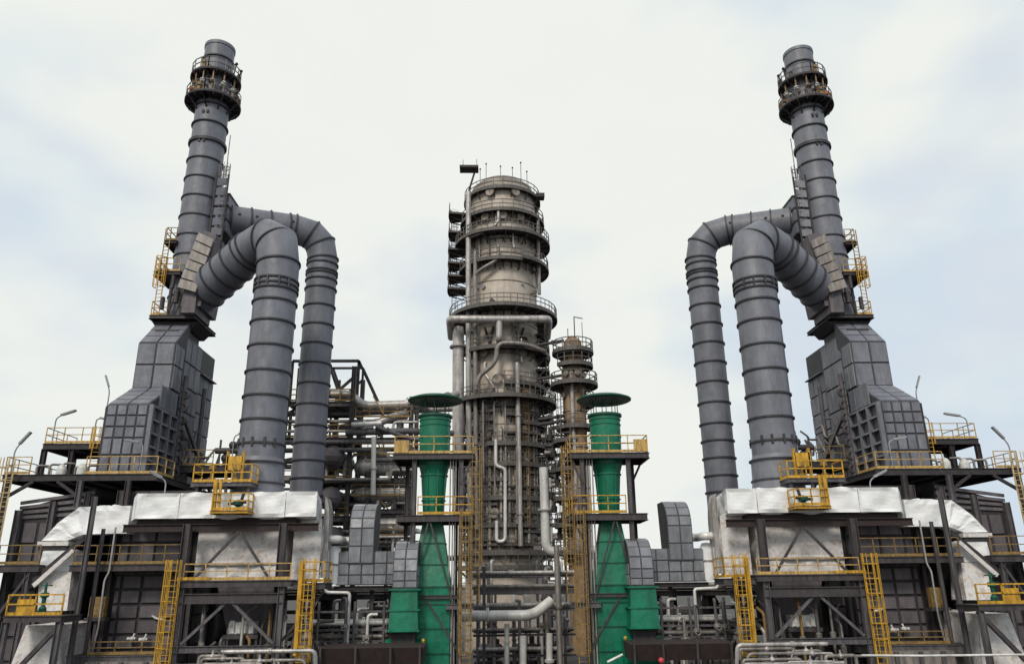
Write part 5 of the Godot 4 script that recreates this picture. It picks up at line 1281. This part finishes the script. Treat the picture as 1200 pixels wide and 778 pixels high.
# ------------------------------------------------------------------ open structure with drums
func drum_rack() -> void:
	var UP := Vector3.UP; var R := Vector3.RIGHT
	var m: MB
	var t := thing("drum_rack", "open multi storey steel structure with sloping hoist frame on top", "steel frame", Vector3(-14, 0, -71))
	for x in [-20.6, -17.0, -14.6, -9.2]:
		for z in [-69.0, -74.0]:
			m = MB.new(); m.ibeam(Vector3(x, 0, z), Vector3(x, 22.6 if x > -14 else 25.5, z), 0.4, 0.4, R); put(m, "post", M.steel, t)
	for yy in [8.5, 12.0, 15.3, 18.9, 22.2]:
		for z in [-69.0, -74.0]:
			m = MB.new(); m.ibeam(Vector3(-20.8, yy - 0.3, z), Vector3(-9.0 if yy < 20 else -14.5, yy - 0.3, z), 0.24, 0.42); put(m, "beam", M.steel, t)
		m = MB.new(); m.bx(-20.8, -14.4 if yy > 12.5 else -9.0, yy - 0.08, yy, -74.0, -69.0); put(m, "floor", M.grating, t)
		handrail(t, [Vector3(-20.7, yy, -68.95), Vector3(-14.5, yy, -68.95)], M.ochre, 1.1, 0.09)
	# hoist frame
	for q in [[Vector3(-17.3, 26.3, -70), Vector3(-14.4, 26.3, -70)], [Vector3(-14.4, 26.3, -70), Vector3(-12.4, 22.2, -70)], [Vector3(-14.4, 26.3, -70), Vector3(-14.4, 22.2, -70)], [Vector3(-17.3, 26.3, -70), Vector3(-15.8, 22.4, -70)], [Vector3(-16.6, 23.0, -70), Vector3(-14.5, 25.0, -70)], [Vector3(-20.6, 26.3, -70), Vector3(-17.3, 26.3, -70)], [Vector3(-20.6, 26.3, -70), Vector3(-20.6, 22.2, -70)]]:
		m = MB.new(); m.beam(q[0], q[1], 0.24); put(m, "hoist_beam", M.dark, t)
		m = MB.new(); m.beam(q[0] + Vector3(0, 0, -2.5), q[1] + Vector3(0, 0, -2.5), 0.2); put(m, "hoist_beam", M.dark, t)
	for q in [[-20.4, 8.7, -17.2, 12], [-17.2, 12.2, -14.8, 15.2], [-17.2, 15.5, -14.8, 18.8]]:
		m = MB.new(); m.beam(Vector3(q[0], q[1], -69.2), Vector3(q[2], q[3], -69.2), 0.16); put(m, "brace", M.steel, t)
	for i in 34:
		var xb := rng.randf_range(-20.4, -9.4); var yb := rng.randf_range(8.6, 21.0); var zb := rng.randf_range(-72.0, -68.3)
		var dv := Vector3(rng.randf_range(0.6, 2.2), 0, 0) if i % 3 == 0 else (Vector3(0, rng.randf_range(1.0, 3.0), 0) if i % 3 == 1 else Vector3(rng.randf_range(-1.6, 1.6), 1.6, 0))
		m = MB.new(); m.beam(Vector3(xb, yb, zb), Vector3(xb, yb, zb) + dv, 0.11); put(m, "secondary_member", [M.steel_l, M.steel, M.ochre][i % 3], t)
	for yy in [10.2, 13.6, 17.2, 20.6]:
		m = MB.new(); rail_into(m, [Vector3(-14.2, yy, -68.6), Vector3(-9.2, yy, -68.6)], 1.0, 0.06); put(m, "handrail", M.ochre, t)
	# drums
	for q in [[13.9, 0.75, "middle"], [16.2, 0.75, "topmost"], [11.1, 0.8, "lowest"]]:
		t = thing("horizontal_drum", "silver horizontal drum, " + q[2] + " of three on the rack", "drum", Vector3(-11.5, q[0] - q[1], -69.5), "silver drums on the rack")
		m = MB.new()
		m.tube([Vector3(-13.6, q[0], -69.5), Vector3(-13.3, q[0], -69.5), Vector3(-9.9, q[0], -69.5), Vector3(-9.6, q[0], -69.5)], q[1], 22); m.ball(Vector3(-13.55, q[0], -69.5), q[1] * 0.96); m.ball(Vector3(-9.65, q[0], -69.5), q[1] * 0.96); put(m, "shell", M.pipe, t)
		for x in [-13.2, -12.4, -10.1]:
			m = MB.new(); m.ring(Vector3(x, q[0], -69.5), R, q[1] - 0.02, q[1] + 0.12, 0.14, 22); put(m, "girth_flange", M.pipe, t)
		for x in [-13.0, -10.6]:
			m = MB.new(); m.bx(x, x + 0.3, q[0] - 1.6, q[0] - 0.4, -70.1, -68.9); put(m, "saddle", M.steel, t)
	t = thing("drum_bearer", "steel floor bearing the silver drums beside the rack", "steel frame", Vector3(-11.5, 0, -69.5))
	for yy in [9.5, 12.3, 14.6]:
		m = MB.new(); m.ibeam(Vector3(-14.4, yy, -68.9), Vector3(-8.9, yy, -68.9), 0.24, 0.4); put(m, "beam", M.steel, t)
		m = MB.new(); m.ibeam(Vector3(-14.4, yy, -70.2), Vector3(-8.9, yy, -70.2), 0.24, 0.4); put(m, "beam", M.steel, t)
	for q in [[-16.0, 17.0, 0], [-16.0, 13.4, 1], [-15.6, 10.0, 2], [-18.8, 13.4, 3]]:
		t = thing("dark_drum", ["topmost", "middle", "lowest", "outermost"][int(q[2])] + " dark round ended drum in the drum rack's bays", "drum", Vector3(q[0], q[1] - 1.2, -70), "dark drums in the rack")
		m = MB.new(); m.tube([Vector3(q[0], q[1], -68.4), Vector3(q[0] + 0.3, q[1], -73.2)], 0.9, 22); m.ball(Vector3(q[0], q[1], -68.4), 0.86); put(m, "shell", M.casing, t)
		m = MB.new(); m.ring(Vector3(q[0], q[1], -68.6), Vector3.BACK, 0.86, 1.04, 0.16, 24); put(m, "girth_flange", M.steel, t)
	# overhead pipes towards the column
	var G := "overhead pipes leaving the drum rack"
	pipe("overhead_pipe", "fat pale pipe crossing the drum rack top and stepping down", [W(350, 462, 69.5), W(410, 462, 69.5), W(425, 476, 69.5), W(500, 473, 69.5)], 0.42, M.pipe, G, 1.0)
	pipe("overhead_pipe", "dull pipe below the fat pale one", [W(405, 484, 70.5), W(470, 482, 70.5), W(530, 479, 70.5)], 0.28, M.pipe_d, G, 1.0)
	pipe("overhead_pipe", "pale pipe slanting up behind the green cap", [W(440, 497, 69.0), W(456, 490, 69.0), W(500, 476, 71.0), W(535, 462, 76.0)], 0.38, M.pipe, G, 1.0)
	pipe("overhead_pipe", "white pipe end level with the green intake's neck", [W(412, 498, 68.4), W(447, 496, 68.4)], 0.24, M.pipe_w, G, 1.0)
	pipe("overhead_pipe", "long dark pipe level with the green neck", [W(405, 507, 68.8), W(480, 505, 68.8), W(530, 508, 72.0)], 0.3, M.steel_l, G, 1.0)
	pipe("overhead_pipe", "dark pipe sagging under the long dark one", [W(440, 500, 68.2), W(480, 514, 69.0), W(500, 516, 69.0)], 0.22, M.steel_l, G, 1.0)
	pipe("overhead_pipe", "white upright pipe before the silver drums", [W(438, 512, 68.0), W(437, 580, 68.0)], 0.22, M.pipe_w, G, 1.0)
	for i in 12:
		var lv: float = [9.3, 10.6, 12.9, 14.4, 16.4, 17.6, 19.4, 20.4, 21.2, 11.6, 15.0, 18.4][i]
		var zz := -68.4 - 0.5 * (i % 5)
		pipe("rack_line", "long level pipe threaded through the drum rack", [Vector3(-20.6, lv, zz), Vector3(-14.0 + (i % 4) * 1.6, lv, zz), Vector3(-14.0 + (i % 4) * 1.6, lv + [0.8, -0.9][i % 2], zz), Vector3(-8.6, lv + [0.8, -0.9][i % 2], zz)], 0.12 + 0.05 * (i % 3), [M.pipe, M.pipe_d, M.steel_l][i % 3], "level pipes in the drum rack", 0.4)
	for i in 48:
		var x := rng.randf_range(-20.4, -9.4)
		var lev: float = [8.6, 12.1, 15.4, 19.0][rng.randi() % 4]
		var z := rng.randf_range(-73.5, -68.6)
		var h := rng.randf_range(0.8, 2.6)
		pipe("rack_pipe", "bent process pipe on a floor of the drum rack", [Vector3(x, lev, z), Vector3(x, lev + h, z), Vector3(x + rng.randf_range(-2.5, 2.5), lev + h, z), Vector3(x + rng.randf_range(-0.3, 0.3), lev + h + 0.6, z - 1.0)], rng.randf_range(0.09, 0.24), [M.pipe, M.pipe_d, M.steel_l, M.pipe_w][i % 4], "bent pipes on the drum rack", 0.4)
	for i in 8:
		var x := -19.8 + i * 1.4
		t = thing("pump_vessel", "dark upright vessel on the drum rack's lower floors", "vessel", Vector3(x, 8.5, -71.5), "dark vessels on the rack")
		m = MB.new(); var lev2: float = [8.5, 12.0, 15.3][i % 3]; m.lathe(Vector3(x, lev2, -71.5), [[0.3, 0], [0.6, 0.3], [0.62, 2.0], [0.4, 2.5], [0.1, 2.7]], 16); put(m, "shell", M.casing_c, t)
		m = MB.new(); m.ring(Vector3(x, lev2 + 1.9, -71.5), UP, 0.58, 0.72, 0.1, 16); put(m, "flange", M.steel_l, t)

# ------------------------------------------------------------------ pipe rack between the green intakes
func centre_rack() -> void:
	var UP := Vector3.UP; var R := Vector3.RIGHT
	var m: MB
	var t := thing("pipe_rack", "grey steel pipe rack between the two green intakes", "pipe rack", Vector3(0.4, 0, -60))
	for x in [-3.0, -2.5, 0.1, 3.1]:
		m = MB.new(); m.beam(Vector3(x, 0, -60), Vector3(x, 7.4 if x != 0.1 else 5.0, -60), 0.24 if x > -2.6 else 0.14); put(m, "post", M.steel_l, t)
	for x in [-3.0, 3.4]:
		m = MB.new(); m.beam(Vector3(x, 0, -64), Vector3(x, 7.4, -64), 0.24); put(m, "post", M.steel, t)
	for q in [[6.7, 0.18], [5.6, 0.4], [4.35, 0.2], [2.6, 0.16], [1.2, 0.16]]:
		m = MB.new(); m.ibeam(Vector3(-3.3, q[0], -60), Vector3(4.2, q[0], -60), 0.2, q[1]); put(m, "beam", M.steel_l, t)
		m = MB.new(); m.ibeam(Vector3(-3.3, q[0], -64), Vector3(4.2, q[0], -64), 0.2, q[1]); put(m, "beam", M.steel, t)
	var G := "pipes on the central rack"
	pipe("process_pipe", "bright white pipe kinking upward across the central rack", [W(535, 722, 57), W(625, 721, 57), W(646, 704, 57.6)], 0.36, M.pipe_w, G, 0.7)
	pipe("process_pipe", "tall white upright pipe with closed top at rack centre", [W(594, 778, 57.5), W(594, 731, 57.5)], 0.17, M.pipe_w, G)
	pipe("process_pipe", "tall white upright pipe right of the rack post", [W(613, 790, 57), W(613, 745, 57)], 0.24, M.pipe_w, G)
	pipe("process_pipe", "tall white upright pipe near the kinked pipe's end", [W(644, 790, 57), W(644, 742, 57)], 0.22, M.pipe_w, G)
	pipe("process_pipe", "grey double pipe riser at rack's slim column post", [W(657, 790, 57.5), W(652, 640, 58.5)], 0.2, M.pipe_d, G)
	for i in 6: pipe("cross_pipe", "dim silver pipe lying across the central rack", [Vector3(-3.4, [6.95, 5.95, 4.6, 2.85, 1.45, 6.95][i], -60.6 - i * 0.55), Vector3(4.3, [6.95, 5.95, 4.6, 2.85, 1.45, 6.95][i], -60.6 - i * 0.55)], 0.14 + 0.03 * (i % 3), [M.pipe, M.pipe_d][i % 2], "pipes lying across central rack")
	for i in 24:
		var x := rng.randf_range(-3.0, 4.0); var z := rng.randf_range(-68.0, -61.0); var h := rng.randf_range(3.0, 8.2)
		t = pipe("upright_pipe", "upright valve pipe behind the central rack", [Vector3(x, 0, z), Vector3(x, h, z), Vector3(x + rng.randf_range(-1.0, 1.0), h, z - 0.6)], rng.randf_range(0.07, 0.16), [M.pipe, M.pipe_d, M.steel_l, M.pipe_w][i % 4], "upright pipes behind central rack", 0.3)
		m = MB.new(); m.ball(Vector3(x, h * 0.75, z), 0.24); m.tube([Vector3(x, h * 0.75, z), Vector3(x, h * 0.75, z + 0.42)], 0.05, 6); m.beam(Vector3(x - 0.18, h * 0.75, z + 0.4), Vector3(x + 0.18, h * 0.75, z + 0.4), 0.04); m.ring(Vector3(x, h * 0.75, z + 0.4), Vector3.BACK, 0.16, 0.22, 0.05, 12); put(m, "valve", M.pipe_d, t)
	# pumps block and walls behind to close the view near the ground
	for q in [[-2.2, 2.0], [0.6, 2.3], [2.6, 1.8]]:
		t = thing("pump_skid", "dark pump skid on the ground behind the central rack", "pump", Vector3(q[0], 0, -66), "pump skids behind central rack")
		m = MB.new(); m.bx(q[0] - 1.1, q[0] + 1.1, 0, 0.4, -67, -65); put(m, "base", M.steel, t)
		m = MB.new(); m.tube([Vector3(q[0] - 0.9, 1.1, -66), Vector3(q[0] + 0.3, 1.1, -66)], 0.55, 16); put(m, "motor", M.casing_c, t)
		m = MB.new(); m.ball(Vector3(q[0] + 0.7, 1.1, -66), 0.6); m.tube([Vector3(q[0] + 0.7, 1.1, -66), Vector3(q[0] + 0.7, q[1], -66)], 0.2, 10); put(m, "pump_casing", M.brown, t)
	# long pipe rack far behind, right across
	for i in 7:
		var x: float = -42.0 + i * 14.0
		t = thing("rear_rack_bent", "dark rear pipe rack bent standing behind the heaters", "steel frame", Vector3(x, 0, -95), "rear pipe rack bents")
		for z in [-93.0, -98.0]:
			m = MB.new(); m.ibeam(Vector3(x, 0, z), Vector3(x, 9.0, z), 0.4, 0.4, R); put(m, "post", M.steel, t)
		for yy in [5.5, 8.8]:
			m = MB.new(); m.ibeam(Vector3(x, yy, -93), Vector3(x, yy, -98), 0.3, 0.4); put(m, "beam", M.steel, t)
	for i in 8:
		pipe("rear_pipe", "long silver pipe on the rear rack behind everything", [Vector3(-48, 5.95 + (i % 2) * 3.3, -93.6 - i * 0.55), Vector3(48, 5.95 + (i % 2) * 3.3, -93.6 - i * 0.55)], 0.2 + 0.05 * (i % 3), [M.pipe, M.pipe_d][i % 2], "long pipes on the rear rack")
